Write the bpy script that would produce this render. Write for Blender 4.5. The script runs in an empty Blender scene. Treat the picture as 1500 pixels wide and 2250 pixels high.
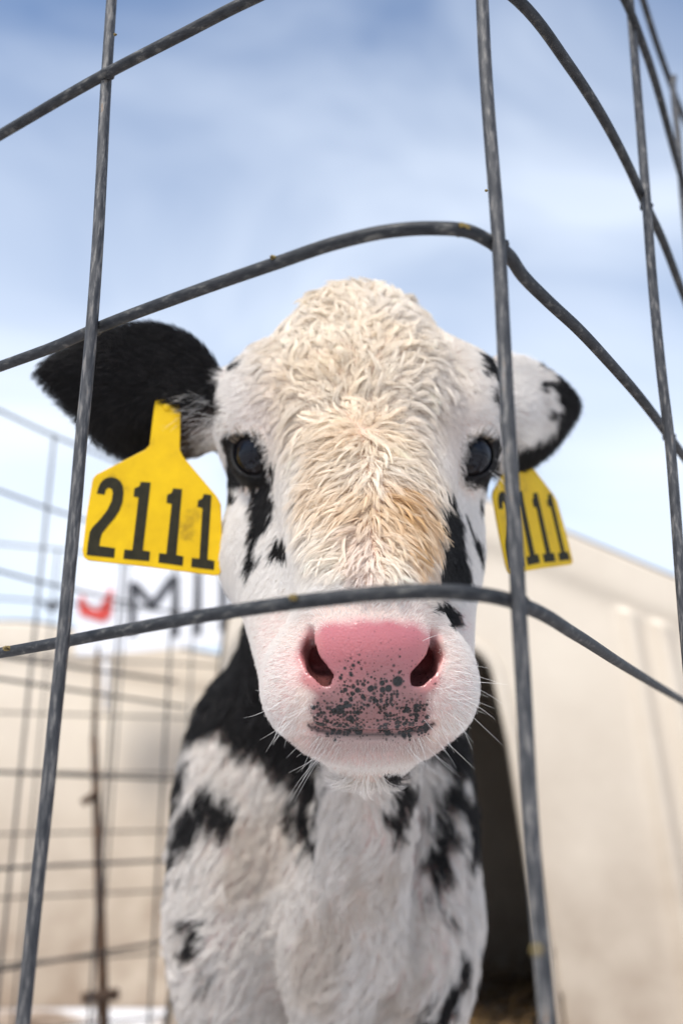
import bpy, math, random
import numpy as np
from mathutils import Vector, Matrix, kdtree
random.seed(7); rng = np.random.default_rng(7)
PI = math.pi
scene = bpy.context.scene
col = scene.collection

# ------------------------------------------------------------------ camera
FPX, PITCH, CZ = 1960.0, math.radians(17.0), 0.64
CP, SP = math.cos(PITCH), math.sin(PITCH)
cam = bpy.data.cameras.new("camera"); cam_o = bpy.data.objects.new("camera", cam); col.objects.link(cam_o)
cam_o.location = (0, 0, CZ); cam_o.rotation_euler = (PI/2 + PITCH, 0, 0)
cam.sensor_fit = 'HORIZONTAL'; cam.sensor_width = 24.0; cam.lens = FPX/1500*24
cam.clip_start = 0.02; cam.clip_end = 2000
cam.dof.use_dof = True; cam.dof.focus_distance = 0.458; cam.dof.aperture_fstop = 4.1
cam.dof.aperture_blades = 7
scene.camera = cam_o

# ------------------------------------------------------------------ sky and sun
SUN_EL, SUN_AZ = math.radians(58), math.radians(212)      # azimuth clockwise from +Y
world = bpy.data.worlds.new("World"); scene.world = world; world.use_nodes = True
wt = world.node_tree; wt.nodes.clear()
def N(t, typ, **kw):
    n = t.nodes.new(typ)
    for k, v in kw.items():
        if k.startswith('i_'): n.inputs[k[2:].replace('_', ' ')].default_value = v
        else: setattr(n, k, v)
    return n
def Lk(t, a, b): t.links.new(a, b)
sky = N(wt, 'ShaderNodeTexSky', sky_type='NISHITA'); sky.sun_disc = False
sky.sun_elevation = SUN_EL; sky.sun_rotation = SUN_AZ; sky.altitude = 300; sky.dust_density = 0.6; sky.ozone_density = 1.4
bg1 = N(wt, 'ShaderNodeBackground'); bg1.inputs['Strength'].default_value = 0.12
Lk(wt, sky.outputs[0], bg1.inputs[0])
bg2 = N(wt, 'ShaderNodeBackground'); bg2.inputs['Color'].default_value = (0.80, 0.88, 1.0, 1); bg2.inputs['Strength'].default_value = 0.74
tc = N(wt, 'ShaderNodeTexCoord')
mp = N(wt, 'ShaderNodeMapping'); mp.inputs['Scale'].default_value = (1.0, 1.0, 1.9); mp.inputs['Location'].default_value = (0.35, 0.2, 0.1)
Lk(wt, tc.outputs['Generated'], mp.inputs[0])
ns = N(wt, 'ShaderNodeTexNoise'); ns.inputs['Scale'].default_value = 2.3; ns.inputs['Detail'].default_value = 4; ns.inputs['Roughness'].default_value = 0.45
ns.inputs['Distortion'].default_value = 0.5
Lk(wt, mp.outputs[0], ns.inputs['Vector'])
rp = N(wt, 'ShaderNodeValToRGB'); rp.color_ramp.elements[0].position = 0.33; rp.color_ramp.elements[0].color = (0.10,)*3+(1,)
rp.color_ramp.elements[1].position = 0.68; rp.color_ramp.elements[1].color = (0.80,)*3+(1,)
Lk(wt, ns.outputs[0], rp.inputs[0])
sx = N(wt, 'ShaderNodeSeparateXYZ'); Lk(wt, tc.outputs['Generated'], sx.inputs[0])
mr = N(wt, 'ShaderNodeMapRange'); mr.inputs['From Min'].default_value = 0.0; mr.inputs['From Max'].default_value = 0.72
mr.inputs['To Min'].default_value = 0.78; mr.inputs['To Max'].default_value = -0.30
Lk(wt, sx.outputs[2], mr.inputs[0])
ad = N(wt, 'ShaderNodeMath', operation='ADD', use_clamp=True); Lk(wt, rp.outputs[0], ad.inputs[0]); Lk(wt, mr.outputs[0], ad.inputs[1])
mx = N(wt, 'ShaderNodeMixShader'); Lk(wt, ad.outputs[0], mx.inputs[0]); Lk(wt, bg1.outputs[0], mx.inputs[1]); Lk(wt, bg2.outputs[0], mx.inputs[2])
wo = N(wt, 'ShaderNodeOutputWorld'); Lk(wt, mx.outputs[0], wo.inputs[0])

sun = bpy.data.lights.new("sun", 'SUN'); sun.energy = 2.7; sun.angle = math.radians(14); sun.color = (1.0, 0.955, 0.89)
sun_o = bpy.data.objects.new("sun", sun); col.objects.link(sun_o)
sd = Vector((math.sin(SUN_AZ)*math.cos(SUN_EL), math.cos(SUN_AZ)*math.cos(SUN_EL), math.sin(SUN_EL)))
sun_o.rotation_euler = sd.to_track_quat('Z', 'Y').to_euler(); sun_o.location = (0, 0, 8)

scene.view_settings.view_transform = 'Standard'; scene.view_settings.look = 'None'
scene.view_settings.exposure = 0.76; scene.view_settings.gamma = 1.0
scene.render.engine = 'CYCLES'
scene.cycles.max_bounces = 6; scene.cycles.use_denoising = True
try: scene.cycles_curves.shape = 'RIBBONS'; scene.cycles_curves.subdivisions = 2
except Exception: pass

# ------------------------------------------------------------------ helpers
def P(u, v, d):            # point in camera space (x right, y up, z forward) seen at photo pixel u, v and depth d
    return np.array([(u-750)/FPX*d, (1125-v)/FPX*d, d])
def c2w(p):
    p = np.asarray(p, float); x, y, z = p[..., 0], p[..., 1], p[..., 2]
    return np.stack([x, z*CP - y*SP, CZ + z*SP + y*CP], -1)
def w2c(p):
    p = np.asarray(p, float); x, y, z = p[..., 0], p[..., 1], p[..., 2]-CZ
    return np.stack([x, -y*SP + z*CP, y*CP + z*SP], -1)
def c2px(c): return 750 + FPX*c[..., 0]/c[..., 2], 1125 - FPX*c[..., 1]/c[..., 2]
def ray(u, v):
    return c2w(P(u, v, 1.0)) - np.array([0, 0, CZ])
def on_z(u, v, z):         # world point on the level plane z
    r = ray(u, v); t = (z-CZ)/r[2]; return np.array([0, 0, CZ]) + r*t
def on_y(u, v, y):
    r = ray(u, v); return np.array([0, 0, CZ]) + r*(y/r[1])
def on_plane(u, v, p0, nrm):
    r = ray(u, v); o = np.array([0, 0, CZ]); t = np.dot(np.array(p0)-o, nrm)/np.dot(r, nrm); return o + r*t

def tag(o, label=None, cat=None, group=None, kind=None):
    if label: o['label'] = label
    if cat: o['category'] = cat
    if group: o['group'] = group
    if kind: o['kind'] = kind
    return o
def empty(name, loc=(0, 0, 0)):
    o = bpy.data.objects.new(name, None); col.objects.link(o); o.location = loc; o.empty_display_size = 0.05; return o
def link(name, me, mat=None, parent=None, smooth=True):
    o = bpy.data.objects.new(name, me); col.objects.link(o)
    if mat: me.materials.append(mat)
    if smooth and len(me.polygons): me.polygons.foreach_set('use_smooth', np.ones(len(me.polygons), bool))
    if parent:
        o.parent = parent; o.matrix_parent_inverse = Matrix.Translation(-Vector(parent.location)) if parent.parent is None else Matrix.Identity(4)
    return o
def mesh_np(name, V, F):
    V = np.asarray(V, np.float32); F = np.asarray(F, np.int32); k = F.shape[1]
    me = bpy.data.meshes.new(name); me.vertices.add(len(V)); me.vertices.foreach_set('co', V.ravel())
    me.loops.add(F.size); me.loops.foreach_set('vertex_index', F.ravel())
    me.polygons.add(len(F)); me.polygons.foreach_set('loop_start', np.arange(0, F.size, k, dtype=np.int32))
    me.update(calc_edges=True); me.validate(); return me
class MB:
    def __init__(s): s.v = []; s.f = []
    def add(s, vs, fs):
        b = len(s.v); s.v += [tuple(map(float, p)) for p in vs]; s.f += [tuple(b+i for i in f) for f in fs]; return s
    def tube(s, pts, r, n=10, cap=True):
        pts = [Vector(p) for p in pts]; rs = r if hasattr(r, '__len__') else [r]*len(pts)
        t0 = (pts[1]-pts[0]).normalized(); up = Vector((0, 0, 1)) if abs(t0.z) < 0.9 else Vector((0, 1, 0))
        a = t0.cross(up).normalized(); vs = []
        for i, p in enumerate(pts):
            t = (pts[min(i+1, len(pts)-1)]-pts[max(i-1, 0)]).normalized()
            a = (a - t*a.dot(t)).normalized(); b = t.cross(a)
            for k in range(n):
                an = 2*PI*k/n; vs.append(p + (a*math.cos(an)+b*math.sin(an))*rs[i])
        fs = [(i*n+k, i*n+(k+1) % n, (i+1)*n+(k+1) % n, (i+1)*n+k) for i in range(len(pts)-1) for k in range(n)]
        if cap: fs += [tuple(range(n-1, -1, -1)), tuple((len(pts)-1)*n+k for k in range(n))]
        return s.add(vs, fs)
    def prism(s, poly, th, fr, to3):   # poly in 2-D, to3(x, y, h) -> 3-D
        n = len(poly)
        vs = [to3(x, y, 0) for x, y in poly] + [to3(x, y, th) for x, y in poly]
        fs = [tuple(range(n)), tuple(range(2*n-1, n-1, -1))] + [(i, n+i, n+(i+1) % n, (i+1) % n) for i in range(n)]
        return s.add(vs, fs)
    def box(s, c, h, rot=None):
        vs = []
        for z in (-1, 1):
            for x, y in ((-1, -1), (1, -1), (1, 1), (-1, 1)):
                q = Vector((x*h[0], y*h[1], z*h[2]))
                if rot: q = rot @ q
                vs.append(Vector(c)+q)
        return s.add(vs, [(3, 2, 1, 0), (4, 5, 6, 7), (0, 1, 5, 4), (1, 2, 6, 5), (2, 3, 7, 6), (3, 0, 4, 7)])
    def build(s, name, mat=None, parent=None, smooth=True):
        me = bpy.data.meshes.new(name); me.from_pydata(s.v, [], s.f); me.validate(); me.update()
        return link(name, me, mat, parent, smooth)
def spline(pts, m=6):     # chord-length cubic through the points
    p = np.asarray(pts, float); h = np.maximum(np.linalg.norm(np.diff(p, axis=0), axis=1), 1e-6); sl = np.diff(p, axis=0)/h[:, None]
    T_ = np.vstack([sl[:1], (sl[:-1]*h[1:, None]+sl[1:]*h[:-1, None])/(h[:-1]+h[1:])[:, None], sl[-1:]]); out = []
    for i in range(len(p)-1):
        for t in np.linspace(0, 1, m, endpoint=False):
            out.append((2*t**3-3*t*t+1)*p[i]+(t**3-2*t*t+t)*h[i]*T_[i]+(-2*t**3+3*t*t)*p[i+1]+(t**3-t*t)*h[i]*T_[i+1])
    out.append(p[-1]); return np.array(out)
def bevel(o, w, seg=3):
    m = o.modifiers.new('bevel', 'BEVEL'); m.width = w; m.segments = seg; m.limit_method = 'ANGLE'; m.angle_limit = math.radians(40); return o

# ------------------------------------------------------------------ materials
def mat(name, color=(0.5, 0.5, 0.5), rough=0.6, metal=0.0, spec=0.5):
    m = bpy.data.materials.new(name); m.use_nodes = True; b = m.node_tree.nodes['Principled BSDF']
    b.inputs['Base Color'].default_value = (*color, 1); b.inputs['Roughness'].default_value = rough
    b.inputs['Metallic'].default_value = metal; b.inputs['Specular IOR Level'].default_value = spec
    return m, m.node_tree, b
def noise_mat(name, stops, scale=10, detail=6, rough=0.6, metal=0, bump=0.2, bscale=60, stretch=(1, 1, 1), bdist=0.002, spec=0.5, rough2=None):
    m, t, b = mat(name, stops[0][1], rough, metal, spec)
    c = N(t, 'ShaderNodeTexCoord'); mp = N(t, 'ShaderNodeMapping'); mp.inputs['Scale'].default_value = stretch; Lk(t, c.outputs['Object'], mp.inputs[0])
    n = N(t, 'ShaderNodeTexNoise'); n.inputs['Scale'].default_value = scale; n.inputs['Detail'].default_value = detail; n.inputs['Roughness'].default_value = 0.6
    Lk(t, mp.outputs[0], n.inputs['Vector'])
    r = N(t, 'ShaderNodeValToRGB'); e = r.color_ramp.elements
    while len(e) < len(stops): e.new(0.5)
    for i, (p, cc) in enumerate(stops): e[i].position = p; e[i].color = (*cc, 1)
    Lk(t, n.outputs[0], r.inputs[0]); Lk(t, r.outputs[0], b.inputs['Base Color'])
    if rough2 is not None:
        mr = N(t, 'ShaderNodeMapRange'); mr.inputs['To Min'].default_value = rough; mr.inputs['To Max'].default_value = rough2
        Lk(t, n.outputs[0], mr.inputs[0]); Lk(t, mr.outputs[0], b.inputs['Roughness'])
    if bump:
        n2 = N(t, 'ShaderNodeTexNoise'); n2.inputs['Scale'].default_value = bscale; n2.inputs['Detail'].default_value = 4; Lk(t, mp.outputs[0], n2.inputs['Vector'])
        bp = N(t, 'ShaderNodeBump'); bp.inputs['Strength'].default_value = bump; bp.inputs['Distance'].default_value = bdist
        Lk(t, n2.outputs[0], bp.inputs['Height']); Lk(t, bp.outputs[0], b.inputs['Normal'])
    return m
M_wire = noise_mat('galvanised_wire', [(0.36, (0.028, 0.030, 0.034)), (0.52, (0.062, 0.063, 0.066)), (0.66, (0.20, 0.19, 0.178)), (0.72, (0.18, 0.11, 0.06))], scale=520, detail=9, rough=0.55, metal=0.3,
                   bump=0.5, bscale=700, stretch=(1, 1, 0.16), bdist=0.0006, rough2=0.75)
M_hwire = noise_mat('galvanised_wire_level', [(0.38, (0.012, 0.014, 0.017)), (0.56, (0.034, 0.036, 0.039)), (0.72, (0.16, 0.155, 0.14))], scale=420, detail=9, rough=0.55, metal=0.3,
                   bump=0.5, bscale=700, stretch=(0.3, 0.3, 1), bdist=0.0006, rough2=0.75)
M_rust = noise_mat('rusty_steel', [(0.35, (0.035, 0.022, 0.015)), (0.6, (0.10, 0.055, 0.03))], scale=30, rough=0.85, metal=0.2)
M_dung = noise_mat('dried_dung', [(0.4, (0.05, 0.03, 0.012)), (0.6, (0.32, 0.24, 0.08))], scale=900, rough=0.9, bscale=2500)
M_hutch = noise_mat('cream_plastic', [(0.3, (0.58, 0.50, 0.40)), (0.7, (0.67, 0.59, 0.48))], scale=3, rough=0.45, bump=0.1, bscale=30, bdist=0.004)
def brown_low(m, z1, amt):  # mottled brown mixed in, stronger towards the bottom
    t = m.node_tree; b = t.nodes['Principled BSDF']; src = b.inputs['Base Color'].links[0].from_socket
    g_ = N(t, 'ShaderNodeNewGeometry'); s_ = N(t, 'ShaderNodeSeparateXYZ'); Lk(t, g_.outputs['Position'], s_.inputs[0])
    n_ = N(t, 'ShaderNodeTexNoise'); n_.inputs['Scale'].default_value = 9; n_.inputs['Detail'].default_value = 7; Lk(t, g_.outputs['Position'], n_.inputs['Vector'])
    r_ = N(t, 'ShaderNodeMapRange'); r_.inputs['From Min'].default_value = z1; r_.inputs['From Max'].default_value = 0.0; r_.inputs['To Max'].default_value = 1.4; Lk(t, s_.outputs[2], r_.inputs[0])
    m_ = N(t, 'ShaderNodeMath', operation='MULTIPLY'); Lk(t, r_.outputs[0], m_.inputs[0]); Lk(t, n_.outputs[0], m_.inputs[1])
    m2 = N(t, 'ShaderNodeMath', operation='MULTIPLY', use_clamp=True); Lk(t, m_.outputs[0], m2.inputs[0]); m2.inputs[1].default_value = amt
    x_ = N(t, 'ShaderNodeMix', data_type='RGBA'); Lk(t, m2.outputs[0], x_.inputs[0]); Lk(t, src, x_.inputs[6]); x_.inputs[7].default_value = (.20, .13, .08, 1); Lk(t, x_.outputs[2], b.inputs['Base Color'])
brown_low(M_hutch, 0.85, 0.9)
M_hutch_in = noise_mat('shade_dark_plastic', [(0.3, (0.007, 0.0045, 0.003)), (0.7, (0.018, 0.011, 0.007))], scale=4, spec=0.05, rough=0.9)  # near-black inside walls: the doorway's shade is put into the colour
M_straw = noise_mat('straw', [(0.3, (0.16, 0.09, 0.035)), (0.7, (0.36, 0.23, 0.10))], scale=40, rough=0.9)
M_ground = noise_mat('snow_and_bedding', [(0.40, (0.13, 0.085, 0.055)), (0.46, (0.35, 0.28, 0.22)), (0.54, (0.72, 0.73, 0.76))], scale=1.9, detail=8, rough=0.8, bump=0.6, bscale=12, bdist=0.03)
M_yellow = noise_mat('yellow_plastic', [(0.28, (0.40, 0.24, 0.008)), (0.40, (0.70, 0.43, 0.002)), (0.65, (0.80, 0.51, 0.002))], scale=45, spec=0.25, rough=0.45, bump=0.12, bscale=500, bdist=0.0004)
M_ink = noise_mat('tag_ink', [(0.3, (0.020, 0.018, 0.010)), (0.7, (0.034, 0.030, 0.016))], scale=200, rough=0.6, bump=0, spec=0.15)
M_board = noise_mat('white_board', [(0.3, (0.72, 0.73, 0.76)), (0.7, (0.80, 0.81, 0.84))], scale=5, rough=0.5, bump=0)
M_black = noise_mat('black_paint', [(0.3, (0.02, 0.02, 0.025)), (0.7, (0.035, 0.035, 0.045))], scale=20, rough=0.5, bump=0)
M_red = noise_mat('red_paint', [(0.3, (0.50, 0.04, 0.03)), (0.7, (0.62, 0.06, 0.04))], scale=20, rough=0.5, bump=0)
M_hoof = noise_mat('hoof_horn', [(0.3, (0.04, 0.03, 0.025)), (0.7, (0.10, 0.08, 0.06))], scale=60, rough=0.6)

# ------------------------------------------------------------------ ground
g = MB(); g.add([(-300, -300, 0), (300, -300, 0), (300, 300, 0), (-300, 300, 0)], [(0, 1, 2, 3)])
tag(g.build('ground', M_ground), kind='structure')

# ------------------------------------------------------------------ calf hutches
def hutch(name, xl, xp, xr, ze, zp, y0, depth, door=None, flare=0.06, ribs=()):
    """gabled plastic hutch; front at y0; xl, xp, xr = left eave, ridge, right eave; door = (x0, x1, ztop)"""
    root = empty(name, ((xl+xr)/2, y0, 0))
    nx, nz = 150, 110
    def top(x):
        a = ze + (zp-ze)*((x-xl)/(xp-xl)) if x < xp else ze + (zp-ze)*((xr-x)/(xr-xp))
        w = abs(x-xp); rr = 0.10
        if w < rr:
            sl = (zp-ze)/((xp-xl) if x < xp else (xr-xp)); a = zp - sl*(rr*0.5) - sl*w*w/(2*rr)
        e = min(x-xl, xr-x)
        if e < 0.06: a -= 0.05*(1-e/0.06)**2
        return a
    xs = np.linspace(xl, xr, nx); vs = []; fs = []
    for j in range(nz+1):
        tz = j/nz
        for x in xs:
            z = tz*top(x); k = (x-(xl+xr)/2)/((xr-xl)/2); X = x + flare*k*(1-tz)
            dz = top(x)-z; y = y0 + 0.10*(z/zp)
            y -= 0.018/(1+math.exp(-(0.115-dz)/0.012))          # recess of the band below the roof
            for rx in ribs: y -= 0.022*math.exp(-((x-rx)/0.02)**2)*(1 if dz > 0.13 else 0)
            if min(tz, 1-tz, (x-xl)/(xr-xl), (xr-x)/(xr-xl)) < 1e-6: y += 0.0
            vs.append((X, y, z))
    def inside(i, j):
        if not door: return False
        x = (xs[i]+xs[i+1])/2; z = (j+0.5)/nz*top(x); d0, d1, zt = door
        sl = 0.085*(1-z/zt)
        if x < d0-sl or x > d1+sl or z > zt: return False
        r = 0.10; cx = min(max(x, d0+r), d1-r); cz = min(z, zt-r)
        return (x-cx)**2*(1 if z > zt-r else 0)+(z-cz)**2 < r*r
    for j in range(nz):
        for i in range(nx-1):
            if not inside(i, j):
                a = j*nx+i; fs.append((a, a+1, a+nx+1, a+nx))
    m = MB(); m.add(vs, fs)
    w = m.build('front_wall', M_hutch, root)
    so = w.modifiers.new('thick', 'SOLIDIFY'); so.thickness = 0.006; so.offset = -1
    # shell: roof and sides going back
    prof = [(xl-flare, 0.0)] + [(xl-flare*(1-t), t*top(xl)) for t in np.linspace(0.1, 0.9, 9)] + [(x, top(x)) for x in xs[::3]] + \
           [(xr+flare*(1-t), t*top(xr)) for t in np.linspace(0.9, 0.1, 9)] + [(xr+flare, 0.0)]
    for nm, off, mt in (('shell', 0.0, M_hutch), ('shade_dark_inside', -0.02, M_hutch_in)):  # second skin inside the shell, coloured dark to stand for shade
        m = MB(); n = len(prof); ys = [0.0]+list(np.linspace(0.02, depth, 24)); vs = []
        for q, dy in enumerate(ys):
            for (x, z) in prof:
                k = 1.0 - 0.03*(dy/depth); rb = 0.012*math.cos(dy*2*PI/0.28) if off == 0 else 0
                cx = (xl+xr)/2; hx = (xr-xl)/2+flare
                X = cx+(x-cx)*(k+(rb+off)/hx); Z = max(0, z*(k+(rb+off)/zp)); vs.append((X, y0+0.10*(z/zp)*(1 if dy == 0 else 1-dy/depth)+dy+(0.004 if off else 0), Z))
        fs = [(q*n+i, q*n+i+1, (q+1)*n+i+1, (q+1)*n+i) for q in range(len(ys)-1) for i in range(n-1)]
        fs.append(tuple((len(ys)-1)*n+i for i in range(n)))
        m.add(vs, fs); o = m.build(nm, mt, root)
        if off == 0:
            o.data.polygons[len(fs)-1].use_smooth = False
    if door:
        d0, d1, zt = door; r = 0.10; pts = []
        f = lambda x, z: (x, y0 + 0.10*(z/zp) - 0.004, z)
        for z in np.linspace(0.01, zt-r, 8): pts.append(f(d0-0.085*(1-z/zt), z))
        for a in np.linspace(0, PI/2, 7)[1:]: pts.append(f(d0+r-r*math.cos(a), zt-r+r*math.sin(a)))
        for a in np.linspace(PI/2, 0, 7): pts.append(f(d1-r+r*math.cos(a), zt-r+r*math.sin(a)))
        for z in np.linspace(zt-r, 0.01, 8)[1:]: pts.append(f(d1+0.085*(1-z/zt), z))
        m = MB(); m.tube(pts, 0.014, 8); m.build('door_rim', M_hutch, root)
    return root
HY = 1.95
def hx(u, v): return on_y(u, v, HY+0.06)
wl, wp, wr = hx(505, 1300), hx(1020, 1095), hx(1580, 1322)
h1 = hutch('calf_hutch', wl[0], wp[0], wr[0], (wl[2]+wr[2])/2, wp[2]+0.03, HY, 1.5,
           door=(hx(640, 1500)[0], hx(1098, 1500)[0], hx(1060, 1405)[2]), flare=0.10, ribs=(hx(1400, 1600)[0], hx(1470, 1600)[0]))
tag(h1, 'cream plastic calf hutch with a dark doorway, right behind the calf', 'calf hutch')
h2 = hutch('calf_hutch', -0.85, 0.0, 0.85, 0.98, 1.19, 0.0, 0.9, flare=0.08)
# the neighbour stands side-on
h2.location = (-1.15, 2.98, 0); h2.scale = (1.35, 1.0, 1.0)
for ch in h2.children: ch.matrix_parent_inverse = Matrix.Identity(4)
tag(h2, 'cream plastic calf hutch behind the far wire mesh, under the white sign', 'calf hutch')
# straw inside the hutch
m = MB()
for k in range(2600):
    x = random.uniform(wl[0]+0.05, wr[0]-0.05); y = random.uniform(HY-0.12, HY+1.2); z = 0.01+random.random()*0.09
    a = random.uniform(0, PI); L = random.uniform(0.03, 0.10); q = Vector((math.cos(a)*L, math.sin(a)*L, random.uniform(-0.03, 0.03)))
    c = Vector((x, y, z)); p = Vector((-math.sin(a), math.cos(a), 0.3))*0.002
    m.add([c-q-p, c+q-p, c+q+p, c-q+p], [(0, 1, 2, 3)])
tag(m.build('straw_bedding', M_straw, smooth=False), 'loose brown straw bedding spread inside the hutch doorway', 'straw', kind='stuff')

# ------------------------------------------------------------------ sign on the neighbour hutch
SY = 2.80
def sgn(u, v, y=SY): return on_y(u, v, y)
sroot = empty('sign', sgn(350, 1335)); 
m = MB(); bp = [(168, 1262), (300, 1243), (640, 1205), (640, 1400), (300, 1432), (168, 1440)]
m.prism(bp, 0.012, None, lambda x, y, h: sgn(x, y)+np.array([0, h, 0])); m.build('board', M_board, sroot, False)
def letter(poly, name, mt):
    m = MB(); m.prism(poly, 0.003, None, lambda x, y, h: sgn(x, y)+np.array([0, -0.0035+h*0.9, 0])); m.build(name, mt, sroot, False)
letter([(284, 1398), (284, 1280), (301, 1278), (335, 1318), (372, 1266), (393, 1264), (393, 1398), (378, 1400), (378, 1288), (337, 1344), (299, 1303), (299, 1397)], 'letter', M_black)
letter([(427, 1395), (427, 1258), (442, 1256), (442, 1394)], 'letter', M_black)
letter([(482, 1388), (482, 1250), (498, 1248), (498, 1370), (540, 1366), (540, 1381)], 'letter', M_black)
letter([(557, 1379), (557, 1243), (572, 1241), (572, 1292), (606, 1238), (624, 1236), (586, 1298), (626, 1372), (608, 1374), (576, 1315), (572, 1322), (572, 1377)], 'letter', M_black)
letter([(170, 1322), (183, 1308), (194, 1332), (214, 1342), (231, 1315), (242, 1290), (249, 1300), (245, 1352), (228, 1368), (208, 1362), (176, 1352)], 'red_swoosh', M_red)
m = MB(); m.prism([(86, 1322), (110, 1328), (134, 1318), (130, 1334), (112, 1346)], 0.004, None, lambda x, y, h: sgn(x, y)+np.array([0, h, 0])); m.build('dark_swoosh', M_black, sroot, False)
m = MB(); m.tube([sgn(128, 1331)+[0, .008, 0], sgn(180, 1340)+[0, .014, 0]], 0.004, 6)
m.build('bracket', M_board, sroot)
for u in (230, 560): m = MB(); m.tube([sgn(u, 1420)+[0, .016, 0], sgn(u, 1560)+[0, .016, 0]], 0.008, 6); m.build('bracket', M_board, sroot)
tag(sroot, 'white sign board with black letters MILK and a red swoosh, left of the calf', 'sign')

# ------------------------------------------------------------------ wire pen
ZT = CZ+0.672
def wob(p, a=0.0008):
    return np.array(p)+np.array([rng.normal(0, a), rng.normal(0, a), rng.normal(0, a)])
pen = empty('wire_pen', (0.068, 0.335, 0))
tag(pen, 'grey welded wire mesh pen in front of the calf, its rounded corner nearest', 'wire pen')
HW = {CZ+0.066: [(0, 1435), (130, 1412), (300, 1380), (500, 1345), (700, 1318), (850, 1303), (980, 1300), (1060, 1307), (1110, 1317), (1155, 1333), (1260, 1392), (1350, 1450), (1500, 1541)],
      CZ+0.220: [(0, 805), (130, 757), (210, 722), (400, 650), (600, 580), (750, 530), (850, 508), (950, 501), (1030, 508), (1075, 530), (1111, 555), (1147, 604), (1200, 658), (1267, 720), (1338, 796), (1400, 867), (1500, 1001)],
      CZ+0.372: [(0, 296), (230, 163), (400, 75), (540, 3), None, (1138, 0), (1249, 142), (1311, 236), (1378, 360), (1418, 449), (1444, 502), (1498, 640)],
      CZ+0.520: [None, (1373, 0), (1410, 92), (1489, 362)]}
Lend = np.array([-0.975, 0.955]); Lb = [(-0.200, 0.452)]           # left panel end, where it turns back
cornerPlan = [(-0.047, 0.349), (0.0, 0.327), (0.038, 0.319), (0.055, 0.322), (0.068, 0.333), (0.083, 0.353), (0.100, 0.377)]
leftPlan = [(-0.975, 0.955), (-0.60, 0.715)]
rightPlan = [(0.62, 1.15), (0.78, 1.38)]
backL = [(-0.975, 0.955), (-0.64, 1.55), (-0.587, 1.66), (-0.37, 2.02)]
backR = [(0.78, 1.38), (0.90, 1.70), (1.02, 2.05)]
def pt(xy, z): return np.array([xy[0], xy[1], z])
for z in [CZ+0.066-z for z in (0.60, 0.48, 0.36, 0.25)] + list(HW) + [ZT]:
    pl = [pt(q, z) for q in leftPlan]
    tr = HW.get(z)
    if tr is None:
        mid = [(-0.20, 0.450), (-0.127, 0.405)] + cornerPlan + [(0.147, 0.43), (0.20, 0.51), (0.265, 0.62)]
        pl += [wob(pt(q, z), 0.0012) for q in mid]
    else:
        i = tr.index(None) if None in tr else -1
        if i == 0: pl += [pt(q, z) for q in [(-0.20, 0.450), (-0.127, 0.405)] + cornerPlan + [(0.147, 0.43)]] + [on_z(*q, z) for q in tr[1:]]
        elif i > 0: pl += [on_z(*q, z) for q in tr[:i]] + [pt(q, z) for q in cornerPlan[1:-2]] + [on_z(*q, z) for q in tr[i+1:]]
        else: pl += [on_z(*q, z) for q in tr]
    pl += [pl[-1]+(pl[-1]-pl[-2])*.5]+[pt(q, z) for q in rightPlan]
    MB().tube(spline(pl, 7), 0.0029, 12).build('level_wire', M_hwire, pen)
# the levels of the panels running back to the hutch
zb = [CZ+0.672, CZ+0.520, CZ+0.372, CZ+0.220]
low = [(1492, 1548), (1697, 1713), (1909, 1891), (2133, 2068)]
p0 = np.array([-0.64, 1.55, 0]); dv = np.array([0.507, 0.862, 0]); nb = np.array([0.862, -0.507, 0])
for z in zb:
    MB().tube([pt(q, z) for q in backL], 0.0029, 8).build('level_wire', M_hwire, pen)
for a, b in low:
    A = on_plane(0, a, p0, nb); B = on_plane(370, b, p0, nb); z = (A[2]+B[2])/2
    MB().tube([pt(backL[0], z), A, B, B+(B-A)*0.12], 0.0031, 8).build('level_wire', M_hwire, pen)
for z in [ZT-0.152*k for k in range(9)]:
    MB().tube([pt(q, max(z, 0.03)) for q in backR], 0.0029, 8).build('level_wire', M_hwire, pen)
# uprights
V1 = [(245, 0), (239, 90), (232, 200), (222, 400), (213, 560), (203, 700), (190, 850), (177, 980), (166, 1113), (151, 1270), (139, 1400), (119, 1590), (104, 1740), (77, 1985), (50, 2250)]
V2 = [(1059, 0), (1065, 130), (1077, 300), (1087, 420), (1095, 530), (1104, 700), (1112, 860), (1120, 1000), (1133, 1200), (1140, 1350), (1149, 1500), (1159, 1700), (1170, 1880), (1188, 2080), (1203, 2250)]
V3 = [(1383, 0), (1400, 200), (1418, 420), (1435, 640), (1455, 840), (1471, 970), (1482, 1100), (1493, 1250), (1501, 1350)]
V4 = [(1463, 45), (1478, 180), (1489, 300), (1499, 430)]
def upright(tr, p0, nrm, close=False):
    pl = [on_plane(u, v, p0, nrm) for u, v in tr]
    if pl[0][2] > CZ+0.55: pl[0][2] = ZT
    else: pl = [pt(pl[0][:2]-(pl[1][:2]-pl[0][:2])*0.2, ZT)] + pl
    pl = pl + [pt(pl[-1][:2], (pl[-1][2]+0.0)*0.5), pt(pl[-1][:2], 0.03)]
    MB().tube(spline(pl, 6), 0.0030, 14).build('upright_wire', M_wire, pen)
upright(V1, (-0.129, 0.400, 0), np.array([0.54, 0.84, 0]))
upright(V2, (0.072, 0.328, 0), np.array([0.3, -0.95, 0]))
upright(V3, (0.212, 0.516, 0), np.array([0.80, -0.60, 0]))
upright(V4, (0.326, 0.715, 0), np.array([0.84, -0.54, 0]))
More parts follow.
